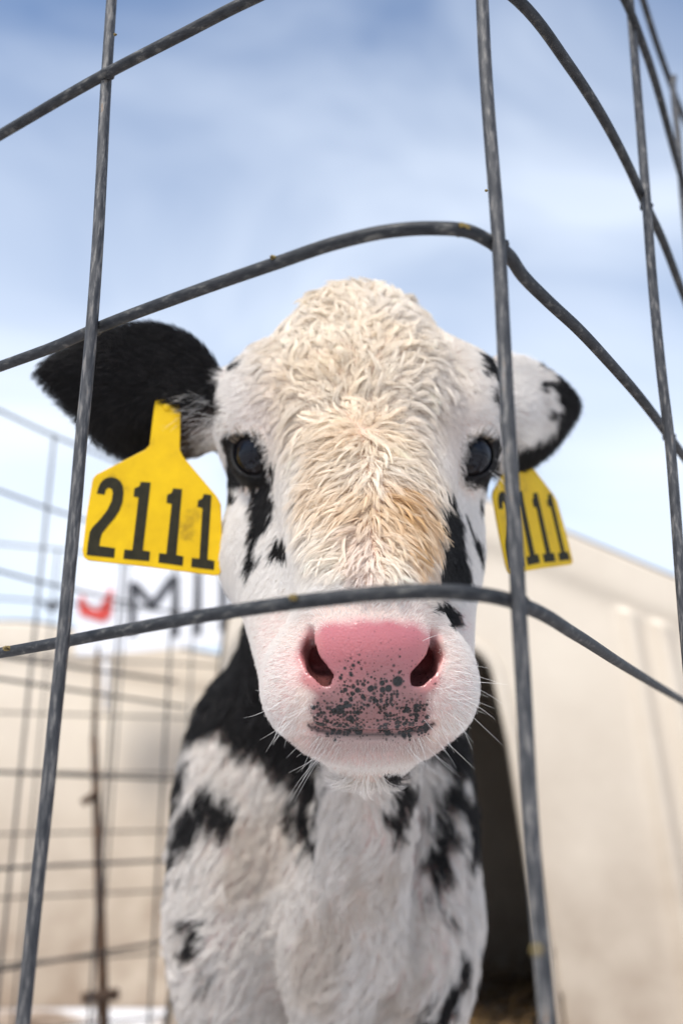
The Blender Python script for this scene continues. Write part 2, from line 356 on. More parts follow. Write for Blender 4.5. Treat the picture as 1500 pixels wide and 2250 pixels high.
for q in [(-0.297, 0.512), (-0.465, 0.62), (-0.633, 0.73), (-0.80, 0.835), (0.44, 0.88), (0.56, 1.06), (0.68, 1.23)]:
    MB().tube([pt(wob(pt(q, 0), .002)[:2], 0.03), pt(q, 0.7), pt(wob(pt(q, 0), .002)[:2], ZT)], 0.0029, 8).build('upright_wire', M_wire, pen)
for s in (-0.6, -0.4, -0.2):
    q = p0 + dv*s; MB().tube([pt(q, 0.03), pt(q, ZT)], 0.0029, 8).build('upright_wire', M_wire, pen)
for s, du in ((0.13, 0), (0.345, 0), (0.51, 0)):
    q = p0 + dv*s; MB().tube([pt(q, 0.03), pt(q, ZT)], 0.0029, 8).build('upright_wire', M_wire, pen)
for q in backR: MB().tube([pt(q, 0.03), pt(q, ZT)], 0.0029, 8).build('upright_wire', M_wire, pen)
# dried specks stuck to the wires
def speck(u, v, z, r, mt=M_dung, n=7):
    c = on_z(u, v, z); vs = []; fs = []
    for i in range(n+1):
        for j in range(n):
            a = PI*i/n; b = 2*PI*j/n; rr = r*(1+0.35*math.sin(3*b+i)*math.sin(2*a))
            vs.append(c+np.array([math.sin(a)*math.cos(b)*rr*1.2, math.sin(a)*math.sin(b)*rr, math.cos(a)*rr*0.8]))
    for i in range(n):
        for j in range(n): fs.append((i*n+j, i*n+(j+1) % n, (i+1)*n+(j+1) % n, (i+1)*n+j))
    MB().add(vs, fs).build('dried_speck', mt, pen)
for a in [(1014, 494, CZ+.220, .0013), (1024, 499, CZ+.220, .0014), (1033, 503, CZ+.220, .0012), (599, 565, CZ+.221, .0012), (643, 1313, CZ+.067, .0015), (14, 1425, CZ+.066, .0016),
          (1007, 517, CZ+.219, .0009), (1068, 418, CZ+.30, .0008), (253, 75, CZ+.39, .0008), (1178, 2088, CZ-.04, .0012)]: speck(*a)
def weld(u, v, z, r=.0042):
    c = on_z(u, v, z); vs = []; fs = []; n = 8
    for i in range(n+1):
        for j in range(n):
            a = PI*i/n; b = 2*PI*j/n; rr = r*(1+.15*math.sin(2*b+i))
            vs.append(c+np.array([math.sin(a)*math.cos(b)*rr*1.15, math.sin(a)*math.sin(b)*rr*.8, math.cos(a)*rr*.75]))
    for i in range(n):
        for j in range(n): fs.append((i*n+j, i*n+(j+1) % n, (i+1)*n+(j+1) % n, (i+1)*n+j))
    MB().add(vs, fs).build('weld', M_hwire, pen)
for a in [(236, 160, CZ+.372), (206, 723, CZ+.220), (138, 1412, CZ+.066), (1096, 541, CZ+.220), (1138, 1326, CZ+.066), (1420, 455, CZ+.372), (1470, 962, CZ+.220)]: weld(*a)
# neighbour's pen, further off
pen2 = empty('wire_pen', (-1.5, 2.12, 0)); tag(pen2, 'distant wire mesh pen blurred in front of the cream hutch at left', 'wire pen')
a2, b2 = np.array([-1.7, 2.02]), np.array([-0.25, 2.66])
for k in range(9):
    z = CZ+0.63-0.150*k
    if z > 0.02: MB().tube([pt(a2, z), pt(b2, z)], 0.0029, 6).build('level_wire', M_hwire, pen2)
for k in range(9):
    q = a2+(b2-a2)*(k/8); MB().tube([pt(q, 0.02), pt(q, CZ+0.63)], 0.0029, 6).build('upright_wire', M_wire, pen2)
# rusty stake
ty = 1.98; m = MB()
q0 = on_y(228, 2240, ty); q1 = on_y(207, 1618, ty); q2 = on_y(215, 1420, ty)
troot = empty('steel_stake', (q0[0], ty, 0)); tag(troot, 'thin rusty brown steel stake holding the mesh left of the calf', 'stake')
m.tube([(q0[0]+.005, ty, 0), q0, (q0+q1)/2, q1], [.011, .011, .010, .008], 8); m.build('shaft', M_rust, troot)
m = MB(); m.tube([q1, q2], [.006, .004], 6); m.build('tip', M_rust, troot)
q = on_y(203, 1752, ty-.01); m = MB(); m.tube([q-[.02, 0, .012], q+[.012, 0, .01]], .008, 8); m.build('clip', M_rust, troot)
q = on_y(220, 2195, ty-.02); m = MB(); m.tube([q-[.035, 0, .0], q+[.035, 0, .008]], .011, 8); m.build('clip', M_rust, troot)

# ================================================================== the calf
# body as one implicit surface, meshed on a graded grid
def axis(segs):
    out = [segs[0][0]]
    for a, b, s0, s1 in segs:
        x = out[-1]
        while x < b-1e-6:
            t = (x-a)/(b-a); x += s0+(s1-s0)*max(0, min(1, t)); out.append(x)
    return np.array(out, np.float32)
gx = axis([(-0.235, -0.125, 0.0028, 0.0024), (-0.125, 0.13, 0.0017, 0.0017), (0.13, 0.205, 0.0026, 0.0028)])
gy = axis([(0.395, 0.50, 0.0016, 0.0016), (0.50, 0.66, 0.0019, 0.0024), (0.66, 0.80, 0.003, 0.005), (0.80, 1.86, 0.006, 0.012)])
gz = axis([(-0.01, 0.60, 0.007, 0.006), (0.60, 0.66, 0.002, 0.0017), (0.66, 0.84, 0.0017, 0.002), (0.84, 1.075, 0.0022, 0.0024)])
F = np.full((len(gx), len(gy), len(gz)), 0.3, np.float32)
Yg, Zg = np.meshgrid(gy, gz, indexing='ij')
YC = (-Yg*SP + (Zg-CZ)*CP).astype(np.float32); ZC = (Yg*CP + (Zg-CZ)*SP).astype(np.float32)
print('grid', F.shape)
def sub(lo, hi, mar):
    r = []
    for g_, a, b in zip((gx, gy, gz), lo, hi):
        i0 = max(0, np.searchsorted(g_, a-mar)-1); i1 = min(len(g_), np.searchsorted(g_, b+mar)+1); r.append(slice(i0, i1))
    return tuple(r)
def smin(a, b, k):
    h = np.clip(0.5+0.5*(b-a)/k, 0, 1); return b+(a-b)*h-k*h*(1-h)
def put(fn, lo, hi, k, mode='add', camspace=True):
    s = sub(lo, hi, k+0.02)
    X = gx[s[0]][:, None, None]
    if camspace: Y = YC[s[1], s[2]][None]; Z = ZC[s[1], s[2]][None]
    else: Y = gy[s[1]][None, :, None]; Z = gz[s[2]][None, None, :]
    d = fn(X, Y, Z)
    if mode == 'add': F[s] = smin(F[s], d, k)
    else: F[s] = -smin(-F[s], d, k)
def bb(ptsw, r): p = np.array(ptsw); return p.min(0)-r, p.max(0)+r
def ell(c, r, k=0.015, rot=None, mode='add', camspace=True):
    c = np.array(c, float); r = np.array(r, float)
    R = np.eye(3) if rot is None else np.array(rot)
    def fn(X, Y, Z):
        q = [X-c[0], Y-c[1], Z-c[2]]
        if rot is not None: q = [R[i][0]*q[0]+R[i][1]*q[1]+R[i][2]*q[2] for i in range(3)]
        k0 = np.sqrt((q[0]/r[0])**2+(q[1]/r[1])**2+(q[2]/r[2])**2); k1 = np.sqrt((q[0]/r[0]**2)**2+(q[1]/r[1]**2)**2+(q[2]/r[2]**2)**2)
        return (k0*(k0-1)/np.maximum(k1, 1e-6)).astype(np.float32)
    w = c2w(c) if camspace else c
    put(fn, w-r.max(), w+r.max(), k, mode, camspace)
def cone(a, b, ra, rb, k=0.015, sxw=1.0, mode='add', camspace=True, lim=None):
    a = np.array(a, float); b = np.array(b, float); ab = b-a; L = ab.dot(ab)
    def fn(X, Y, Z):
        h = np.clip(((X-a[0])*ab[0]+(Y-a[1])*ab[1]+(Z-a[2])*ab[2])/L, 0, 1)
        d = np.sqrt(((X-a[0]-ab[0]*h)/sxw)**2+(Y-a[1]-ab[1]*h)**2+(Z-a[2]-ab[2]*h)**2)-(ra+(rb-ra)*h)
        return (d*min(1, sxw)).astype(np.float32)
    W = [c2w(a), c2w(b)] if camspace else [a, b]
    lo, hi = bb(W, max(ra, rb)*max(1, sxw)); put(fn, lo, hi, k, mode, camspace)
# ---- body (world coordinates)
bx0 = -0.016
def W_ell(c, r, k=0.04): ell(c, r, k, camspace=False)
def W_cone(a, b, ra, rb, k=0.03, s=1.0): cone(a, b, ra, rb, k, s, camspace=False)
W_ell((bx0, 1.00, 0.615), (0.130, 0.20, 0.175))
W_ell((bx0+.01, 1.26, 0.60), (0.145, 0.26, 0.175), .06)
W_ell((bx0+.02, 1.52, 0.62), (0.135, 0.20, 0.17), .06)
W_ell((bx0+.008, 0.85, 0.55), (0.05, 0.075, 0.12), .03)          # brisket
for s in (-1, 1):
    x = bx0+s*0.081
    W_ell((x+s*.006, 0.875, 0.575), (0.050, 0.07, 0.15), .03)              # shoulder
    W_cone((x, 0.885, 0.52), (x-s*.008, 0.91, 0.335), 0.050, 0.027, .03)
    W_cone((x-s*.008, 0.905, 0.335), (x-s*.01, 0.90, 0.29), 0.030, 0.026, .015)     # carpus
    W_cone((x-s*.01, 0.90, 0.28), (x-s*.01, 0.905, 0.11), 0.0215, 0.019, .015)
    W_cone((x-s*.01, 0.905, 0.105), (x-s*.01, 0.875, 0.035), 0.024, 0.026, .012)
    xr_ = bx0+.02+s*0.088
    W_ell((xr_, 1.56, 0.56), (0.062, 0.12, 0.15), .04)
    W_cone((xr_, 1.53, 0.50), (xr_, 1.68, 0.33), 0.065, 0.030, .03)
    W_cone((xr_, 1.685, 0.32), (xr_, 1.655, 0.11), 0.026, 0.020, .015)
    W_cone((xr_, 1.655, 0.105), (xr_, 1.625, 0.035), 0.024, 0.026, .012)
W_cone((bx0+.02, 1.70, 0.72), (bx0+.02, 1.80, 0.62), 0.022, 0.016, .02)
W_cone((bx0+.02, 1.80, 0.62), (bx0+.02, 1.80, 0.36), 0.015, 0.02, .01)
# neck
W_cone((bx0, 0.93, 0.64), (0.008, 0.77, 0.80), 0.118, 0.078, .05)
W_cone((bx0+.025, 0.815, 0.52), (0.028, 0.70, 0.70), 0.038, 0.034, .018)
# ---- head (camera space, placed from the photo)
ell(P(795, 888, .648), (.0790, .066, .098), .02)                      # cranium
ell(P(785, 752, .655), (.036, .031, .052), .035)                      # poll
cone(P(800, 1000, .597), P(808, 1340, .470), .064, .034, .02)        # bridge
ell(P(735, 930, .592), (.036, .045, .042), .02); ell(P(860, 930, .592), (.036, .045, .042), .02)
cone(P(672, 1490, .505), P(620, 1225, .60), .024, .034, .03)
cone(P(940, 1490, .505), P(922, 1225, .60), .024, .034, .03)
cone(P(620, 1225, .60), P(622, 1060, .640), .034, .038, .03)
cone(P(922, 1225, .60), P(948, 1060, .640), .034, .038, .03)
ell(P(577, 955, .607), (.0275, .034, .030), .02); ell(P(1008, 955, .607), (.0275, .034, .030), .02)   # brows
cone(P(800, 1330, .56), P(812, 1590, .50), .050, .032, .03)          # jaw / throat
ell(P(811, 1475, .470), (.046, .039, .040), .02)                     # muzzle
ell(P(673, 1515, .470), (.0205, .024, .030), .020); ell(P(952, 1515, .470), (.0205, .024, .030), .020)
ell(P(812, 1612, .474), (.036, .0150, .030), .010)                   # lower lip
ell(P(572, 880, .632), (.026, .030, .034), .03); ell(P(1018, 872, .632), (.026, .030, .034), .03)
# ears
def frame(ax, nr):
    a = np.array(ax, float); a /= np.linalg.norm(a); n = np.array(nr, float); n -= a*a.dot(n); n /= np.linalg.norm(n); return np.array([a, np.cross(n, a), n])
EL = frame(P(105, 805, .60)-P(470, 880, .635), (0.1, -0.25, -1)); ELc = P(288, 858, .612)
ER = frame(P(1250, 870, .70)-P(1075, 905, .645), (0.3, -0.15, -1)); ERc = P(1150, 908, .672)
def ear(c, R, ra, rb, cut=None):
    def fn(X, Y, Z):
        q = [R[i][0]*(X-c[0])+R[i][1]*(Y-c[1])+R[i][2]*(Z-c[2]) for i in range(3)]
        a, b = q[0]/ra, q[1]/rb
        # cupped leaf: pointed toward the tip, rim curling to the front
        w = np.clip(1-0.30*a-0.28*np.maximum(a, 0)**2, .1, 1.5)
        h = 0.016*(b**2)-0.010+0.004*a
        pl = np.sqrt(a**2+(b/w)**2)
        ed = (pl-1)*min(ra, rb)*0.8; ed = np.maximum(ed, cut(a, b)*.02) if cut else ed
        th = np.abs(q[2]+h)-0.0035
        return (np.maximum(ed, th)).astype(np.float32) if False else (-smin(-ed, -th, 0.006)).astype(np.float32)
    lo, hi = bb([c2w(c)], max(ra, rb)); put(fn, lo, hi, 0.006)
sgnL = 1 if EL[1][1] > 0 else -1
ear(ELc, EL, .0625, .0465, lambda a, b: a*.75-b*sgnL*.66-.78); ear(ERc, ER, .058, .044)
cone(P(505, 905, .655), P(425, 895, .628), .030, .020, .02); cone(P(1060, 915, .66), P(1105, 915, .655), .026, .018, .02)
# sockets and lids
EYR = 0.0168
eyes = [(P(571, 1003, .5865), np.array([-.50, .03, -.865])), (P(1024, 1005, .5865), np.array([.52, .03, -.855]))]
for c, a in eyes:
    a /= np.linalg.norm(a); upv = np.array([0, 1.0, 0]); e2 = upv-a*a.dot(upv); e2 /= np.linalg.norm(e2); e1 = np.cross(e2, a)
    w = c2w(c)
    put(lambda X, Y, Z: (np.sqrt((X-c[0])**2+(Y-c[1])**2+(Z-c[2])**2)-(EYR+.0032)).astype(np.float32), w-.02, w+.02, .006, 'add')
    def almond(X, Y, Z):
        q = [X-c[0], Y-c[1], Z-c[2]]; A = q[0]*a[0]+q[1]*a[1]+q[2]*a[2]; B = q[0]*e1[0]+q[1]*e1[1]+q[2]*e1[2]; C = q[0]*e2[0]+q[1]*e2[1]+q[2]*e2[2]
        sg = 1 if c[0] < 0 else -1; th = math.radians(33); Ln = B*sg*math.sin(th)+C*math.cos(th); Wd = B*math.cos(th)-C*sg*math.sin(th)
        hl, hw = .0150, .0100; Rv = (hl*hl+hw*hw)/(2*hw); o_ = Rv-hw
        d = np.maximum(np.sqrt(Ln*Ln+(Wd-o_)**2), np.sqrt(Ln*Ln+(Wd+o_)**2))-Rv
        return np.maximum(d, .003-A).astype(np.float32)
    put(almond, w-.03, w+.03, .0025, 'sub')
    put(lambda X, Y, Z: (np.sqrt((X-c[0])**2+(Y-c[1])**2+(Z-c[2])**2)-(EYR+.0004)).astype(np.float32), w-.02, w+.02, .0008, 'sub')
# surface lookup along a view ray
def sample(wp):
    i = [np.clip(np.searchsorted(g_, wp[..., k])-1, 0, len(g_)-2) for k, g_ in enumerate((gx, gy, gz))]
    t = [np.clip((wp[..., k]-g_[i[k]])/(g_[i[k]+1]-g_[i[k]]), 0, 1) for k, g_ in enumerate((gx, gy, gz))]
    r = 0
    for a in (0, 1):
        for b in (0, 1):
            for c in (0, 1):
                r = r + F[i[0]+a, i[1]+b, i[2]+c]*(t[0] if a else 1-t[0])*(t[1] if b else 1-t[1])*(t[2] if c else 1-t[2])
    return r
def depth(u, v, d0=0.38, d1=0.8):
    ds = np.arange(d0, d1, .0006); f = sample(c2w(np.stack([(u-750)/FPX*ds, (1125-v)/FPX*ds, ds], -1)))
    k = np.argmax(f < 0); return ds[k] if f[k] < 0 else None
def S(u, v, off=0.0): return P(u, v, (depth(u, v) or .45)+off)
# nose pad relief
pd = depth(815, 1440)
ell(P(816, 1415, pd+.012), (.0285, .0165, .0150), .006)
ell(P(700, 1505, pd+.018), (.013, .010, .013), .008); ell(P(930, 1505, pd+.018), (.013, .010, .013), .008)
for s, A in ((1, [(684, 1394), (689, 1436), (704, 1468), (718, 1487)]), (-1, [(951, 1396), (945, 1440), (929, 1472), (913, 1488)])):
    q = [S(*A[0], .0030), S(*A[1], .0055), S(*A[2], .0065), S(*A[3], .0065)]
    cone(q[0], q[1], .0026, .0044, .004, mode='sub'); cone(q[1], q[2], .0044, .0058, .004, mode='sub'); cone(q[2], q[3], .0058, .0057, .003, mode='sub')
    inn = q[3]+np.array([-.0040*s, .010, .026]); cone(q[3], inn, .0055, .0075, .003, mode='sub')
    inn2 = q[2]+np.array([-.001*s, .010, .024]); cone(q[2], inn2, .0046, .0062, .003, mode='sub')
ml = [(676, 1592), (698, 1606), (740, 1612), (815, 1614), (890, 1612), (932, 1604), (955, 1588)]
mq = [S(u, v, .0008) for u, v in ml]
for a, b in zip(mq[:-1], mq[1:]): cone(a, b, .0026, .0026, .0015, mode='sub')
print('sdf done')
# ---- surface nets
def nets(F, gx, gy, gz):
    S_ = F < 0
    c = [S_[a:F.shape[0]-1+a, b:F.shape[1]-1+b, d:F.shape[2]-1+d] for a in (0, 1) for b in (0, 1) for d in (0, 1)]
    cnt = np.zeros(c[0].shape, np.int8)
    for q in c: cnt += q
    idx = np.argwhere((cnt > 0) & (cnt < 8)); I, J, K = idx.T
    ids = np.full(cnt.shape, -1, np.int32); ids[I, J, K] = np.arange(len(I))
    acc = np.zeros((len(I), 3)); n = np.zeros(len(I))
    G = (gx, gy, gz)
    corners = [(a, b, d) for a in (0, 1) for b in (0, 1) for d in (0, 1)]
    for p in corners:
        for ax in range(3):
            if p[ax]: continue
            q = list(p); q[ax] = 1
            fa = F[I+p[0], J+p[1], K+p[2]].astype(float); fb = F[I+q[0], J+q[1], K+q[2]].astype(float)
            m = (fa < 0) != (fb < 0); t = np.where(m, fa/np.where(m, fa-fb, 1), 0)
            base = [gx[I+p[0]], gy[J+p[1]], gz[K+p[2]]]; end = [gx[I+q[0]], gy[J+q[1]], gz[K+q[2]]]
            for k in range(3): acc[:, k] += np.where(m, base[k]+(end[k]-base[k])*t, 0)
            n += m
    V = acc/n[:, None]; faces = []
    for ax in range(3):
        a = [slice(None)]*3; b = [slice(None)]*3; a[ax] = slice(0, -1); b[ax] = slice(1, None)
        A, B = S_[tuple(a)], S_[tuple(b)]; e = np.argwhere(A != B); o1, o2 = [(1, 2), (2, 0), (0, 1)][ax]
        ok = (e[:, o1] > 0) & (e[:, o2] > 0) & (e[:, o1] < F.shape[o1]-1) & (e[:, o2] < F.shape[o2]-1); e = e[ok]
        def cid(d1, d2):
            q = e.copy(); q[:, o1] -= d1; q[:, o2] -= d2; return ids[q[:, 0], q[:, 1], q[:, 2]]
        quad = np.stack([cid(1, 1), cid(0, 1), cid(0, 0), cid(1, 0)], 1)
        fl = ~A[e[:, 0], e[:, 1], e[:, 2]]; quad[fl] = quad[fl][:, ::-1]; faces.append(quad)
    return V, np.vstack(faces)
V, Q = nets(F, gx, gy, gz)
# keep the connected animal, light smoothing
E_ = np.vstack([Q[:, [0, 1]], Q[:, [1, 2]], Q[:, [2, 3]], Q[:, [3, 0]]])
for it in range(1):
    acc = np.zeros_like(V); n = np.zeros(len(V))
    for a, b in ((0, 1), (1, 0)):
        for k in range(3): acc[:, k] += np.bincount(E_[:, a], V[E_[:, b], k], len(V))
        n += np.bincount(E_[:, a], minlength=len(V))
    V = V*0.5+0.5*acc/n[:, None]
def vnormals(V, Q):
    n = np.cross(V[Q[:, 2]]-V[Q[:, 0]], V[Q[:, 3]]-V[Q[:, 1]]); out = np.zeros_like(V)
    for c in range(4):
        for k in range(3): out[:, k] += np.bincount(Q[:, c], n[:, k], len(V))
    return out/np.maximum(np.linalg.norm(out, axis=1), 1e-12)[:, None], np.linalg.norm(n, axis=1)/2
VN, QA = vnormals(V, Q)
# ring on the underside check of winding: outward normals point away from the field's inside
if (sample(V+VN*0.004)-sample(V-VN*0.004)).mean() < 0: Q = Q[:, ::-1]; VN = -VN
print('mesh', len(V), len(Q))

# ---- coat pattern, in photo pixels of the spot's place on the animal
def poly_sd(u, v, poly):
    poly = np.array(poly, float); d = np.full(u.shape, 1e9); ins = np.zeros(u.shape, bool); n = len(poly)
    for i in range(n):
        a = poly[i]; b = poly[(i+1) % n]; e = b-a; wx, wy = u-a[0], v-a[1]
        h = np.clip((wx*e[0]+wy*e[1])/max(e.dot(e), 1e-9), 0, 1); d = np.minimum(d, (wx-e[0]*h)**2+(wy-e[1]*h)**2)
        c1 = (a[1] <= v) & (b[1] > v); c2 = (a[1] > v) & (b[1] <= v); cr = e[0]*wy-e[1]*wx
        ins ^= (c1 & (cr > 0)) | (c2 & (cr < 0))
    d = np.sqrt(d); return np.where(ins, -d, d)
def sm(x, a, b): t = np.clip((x-a)/(b-a), 0, 1); return t*t*(3-2*t)
ph = rng.uniform(0, 6.28, (40,)); fr = rng.normal(0, 1, (40, 3))
def wn(p, s, k=0):         # cheap smooth noise from sums of sines, -1..1
    r = 0
    for i in range(8): f = fr[(i+k*8) % 40]; r = r + np.sin((p @ (f*s)) + ph[(i+k*8) % 40])
    return r/3.2
HEAD_BLACK = [
 ([(484, 962), (512, 945), (550, 950), (580, 985), (592, 1035), (590, 1070), (560, 1085), (530, 1068), (500, 1060), (478, 1010)], 6),
 ([(572, 1050), (602, 1050), (608, 1105), (596, 1155), (575, 1180), (578, 1220), (552, 1262), (538, 1240), (552, 1180), (560, 1120)], 8),
 ([(632, 1158), (640, 1175), (620, 1222), (600, 1218), (612, 1180)], 5), ([(596, 1015), (612, 1015), (612, 1045), (598, 1045)], 4),
 ([(505, 1075), (520, 1075), (520, 1100), (508, 1100)], 5),
 ([(946, 1075), (966, 1062), (992, 1060), (1003, 1110), (1012, 1180), (1024, 1240), (1030, 1290), (1002, 1300), (960, 1290), (958, 1200), (948, 1120)], 6),
 ([(945, 1318), (975, 1320), (1004, 1345), (1002, 1372), (985, 1385), (965, 1345), (946, 1338)], 5),
 ([(1008, 1108), (1016, 1112), (1040, 1165), (1062, 1222), (1056, 1226), (1030, 1180)], 4),
 ([(1047, 1090), (1056, 1090), (1056, 1116), (1049, 1116)], 3),
 ([(1016, 1005), (1030, 968), (1060, 950), (1095, 952), (1098, 985), (1085, 1050), (1055, 1072), (1020, 1050)], 5),
 ([(1066, 852), (1076, 848), (1086, 880), (1076, 885)], 5), ([(1085, 910), (1094, 910), (1092, 930), (1086, 928)], 4),
 ([(512, 800), (532, 778), (546, 780), (538, 796), (520, 806)], 5),
 ([(1030, 770), (1060, 775), (1105, 815), (1105, 850), (1075, 832), (1052, 815)], 5)]
BODY_BLACK = [
 ([(530, 1340), (470, 1415), (425, 1510), (388, 1590), (392, 1640), (440, 1615), (500, 1620), (545, 1650), (620, 1650), (700, 1690), (720, 1500), (640, 1300)], 14),
 ([(540, 1580), (640, 1600), (715, 1640), (716, 1745), (650, 1740), (610, 1670)], 7), ([(655, 1725), (706, 1725), (708, 1840), (690, 1885), (662, 1830)], 5),
 ([(625, 1740), (652, 1740), (650, 1800), (632, 1795)], 6),
 ([(450, 1735), (500, 1720), (524, 1780), (518, 1830), (470, 1840), (452, 1780)], 14),
 ([(380, 1630), (412, 1640), (420, 1800), (408, 1900), (380, 1850)], 20), ([(415, 1780), (455, 1790), (450, 1910), (418, 1890)], 22),
 ([(900, 1560), (1060, 1560), (1062, 1700), (1000, 1706), (948, 1660), (900, 1640)], 12), ([(850, 1650), (900, 1650), (894, 1790), (874, 1860), (852, 1800)], 7),
 ([(990, 1715), (1075, 1690), (1075, 1900), (1020, 1890), (998, 1800)], 20), ([(935, 1810), (990, 1795), (1000, 1840), (970, 1890), (930, 1885)], 9),
 ([(955, 1910), (968, 1915), (972, 1985), (958, 1980)], 8), ([(905, 2195), (928, 2200), (924, 2235), (906, 2225)], 8), ([(935, 2220), (965, 2222), (962, 2260), (938, 2255)], 9),
 ([(437, 2015), (455, 2015), (450, 2050), (438, 2045)], 10)]
def region(p):
    """part masks for world points"""
    c = w2c(p); u, v = c2px(c)
    eL = EL @ (c-ELc).T; eR = ER @ (c-ERc).T
    isL = (np.abs(eL[2]) < .045) & ((eL[0]/.075)**2+(eL[1]/.062)**2 < 1) & (u < 500)
    isR = (np.abs(eR[2]) < .05) & ((eR[0]/.068)**2+(eR[1]/.055)**2 < 1) & (u > 1098)
    head = ((c[:, 2] < .735) & (v < 1700) & (p[:, 1] < .80)) & (p[:, 2] > .60)
    head &= ~((v > 1500) & (c[:, 2] > .60))
    return c, u, v, head & ~isL & ~isR, isL, isR, eL, eR
def blackness(p):
    c, u, v, head, isL, isR, eL, eR = region(p)
    out = np.zeros(len(p))
    w1 = wn(p, 160, 0)*7+wn(p, 420, 1)*4; w2 = wn(p, 160, 2)*7+wn(p, 420, 3)*4
    for poly, soft in HEAD_BLACK:
        sd = poly_sd(u+w1*.7, v+w2*.8, poly); out = np.where(head, np.maximum(out, 1-sm(sd+wn(p, 700, 4)*soft*.6, -soft*.5, soft*.5)), out)
    body = ~(head | isL | isR)
    for poly, soft in BODY_BLACK:
        sd = poly_sd(u+w1*1.5, v+w2*1.8, poly); out = np.where(body & (p[:, 1] < 1.15), np.maximum(out, 1-sm(sd+wn(p, 90, 4)*soft, -soft*.7, soft*.7)), out)
    back = wn(p, 11, 0)+.5*wn(p, 30, 1)
    out = np.where(body & (p[:, 1] < 1.15), np.maximum(out, sm(wn(p*np.array([1, 1, .6]), 75, 2)+.5*wn(p, 190, 3), .62, .80)*sm(np.abs(p[:, 0]-bx0), .075, .105)), out)
    out = np.where(body & (p[:, 1] >= 1.10), np.maximum(out, sm(back, .15, .3)), out)
    out = np.where(head & (c[:, 2] > .68), np.maximum(out, 0.0), out)
    bl = (1-sm(u+wn(p, 200, 1)*9, 425, 470)*sm(v, 900, 950))*(1-sm(u+wn(p, 200, 1)*9, 474, 492))          # image-left ear: black, paler at the root
    out = np.where(isL, bl, out)
    back_side = eR[2] < -.004
    tip = sm(eR[0]+wn(p, 260, 0)*.010+.10*np.abs(wn(p*np.array([1, 1, 3]), 130, 2))*.06, .016, .026)
    low = sm(v+wn(p, 120, 3)*8+(u-1130)*.45, 972, 990)*sm(u, 1120, 1140)
    out = np.where(isR, np.clip(np.maximum(tip, low), 0, 1), out)
    return out
PAD = [(698, 1395), (712, 1380), (760, 1370), (850, 1368), (915, 1378), (944, 1395), (962, 1405), (968, 1450), (958, 1500), (940, 1530), (938, 1575), (936, 1606), (900, 1613), (815, 1615), (730, 1613), (692, 1603), (690, 1560), (694, 1530), (668, 1500), (660, 1450), (668, 1405), (682, 1392)]
def padsd(p, u, v, c):
    return np.where((c[:, 2] < .56) & (v < 1660), poly_sd(u, v, PAD), 200.0)
c, u, v, head, isL, isR, eL, eR = region(V)
bk = blackness(V); ps = padsd(V, u, v, c); pad = 1-sm(ps+wn(V, 300, 1)*4, -8, 22)
def mixc(a, b, t): return a*(1-t)[:, None]+b*t[:, None]
one = np.ones((len(V), 1))
skin = np.tile(np.array([.68, .53, .46]), (len(V), 1)); skin = mixc(skin, np.array([.68, .47, .43])[None]*one, sm(wn(V, 60, 2), .2, .8))
foreh = head & (v < 1300)
skin = mixc(skin, np.array([.56, .37, .25])[None]*one, (foreh & (bk < .5)).astype(float)*.6)
padc = mixc(np.array([.50, .165, .18])[None]*one, np.array([.29, .145, .14])[None]*one, sm(v+wn(V, 100, 1)*10, 1420, 1540))
padc = mixc(padc, np.array([.52, .20, .19])[None]*one, .7*sm(np.abs(u-815), 95, 125)*sm(v, 1375, 1400)*(1-sm(v, 1505, 1530)))
skin = mixc(skin, np.array([.74, .70, .65])[None]*one, sm(V[:, 1], .95, 1.15))
skin = mixc(skin, padc, pad)
for s_, pts_ in ((1, [(690, 1430), (712, 1478)]), (-1, [(945, 1435), (918, 1480)])):
    for (pu, pv), pr in zip(pts_, (.0085, .012)):
        nc_ = P(pu, pv, pd+.017); skin = mixc(skin, np.array([.09, .028, .025])[None]*one, (1-sm(np.linalg.norm(c-nc_, axis=1), pr*.6, pr*1.2))*.85)
mo = np.interp(u, [676, 698, 740, 815, 890, 932, 955], [1592, 1606, 1612, 1614, 1612, 1604, 1588])
mline = np.exp(-((v-mo-1)/4.5)**4)*(u > 676)*(u < 955)*(c[:, 2] < .5); skin = mixc(skin, np.array([.045, .02, .02])[None]*one, mline)
lipz = sm(v, 1612, 1620)*(1-sm(v, 1640, 1675))*(c[:, 2] < .55)*(1-sm(np.abs(u-812), 110, 150)); skin = mixc(skin, np.array([.40, .29, .26])[None]*one, lipz*.9)  # lower lip pigment, with shading under the mouth painted into it
skin = mixc(skin, np.array([.018, .016, .016])[None]*one, bk*(1-pad))
for ec, ea in eyes:
    de = np.linalg.norm(c-ec, axis=1); skin = mixc(skin, np.array([.012, .011, .011])[None]*one, 1-sm(de, EYR+.0035, EYR+.006))
spotd = pad*1.12*np.clip(sm(v+25*wn(V, 90, 3), 1385, 1540)*.85+sm(v, 1535, 1570)*.6, 0, 1)*(1-.75*sm(np.abs(u-815), 60, 80)*(1-sm(v, 1530, 1555)))
spotd *= 1-.75*np.exp(-((u-815)/14)**2)*sm(v, 1545, 1565)
me = mesh_np('body', V, Q)
a = me.attributes.new('skin', 'FLOAT_COLOR', 'POINT'); a.data.foreach_set('color', np.concatenate([skin, one], 1).astype(np.float32).ravel())
a = me.attributes.new('spot', 'FLOAT', 'POINT'); a.data.foreach_set('value', spotd.astype(np.float32))
a = me.attributes.new('pad', 'FLOAT', 'POINT'); a.data.foreach_set('value', pad.astype(np.float32))
M_skin, t, b = mat('calf_skin', rough=0.45)
at = N(t, 'ShaderNodeAttribute', attribute_name='skin'); sp = N(t, 'ShaderNodeAttribute', attribute_name='spot'); pa = N(t, 'ShaderNodeAttribute', attribute_name='pad')
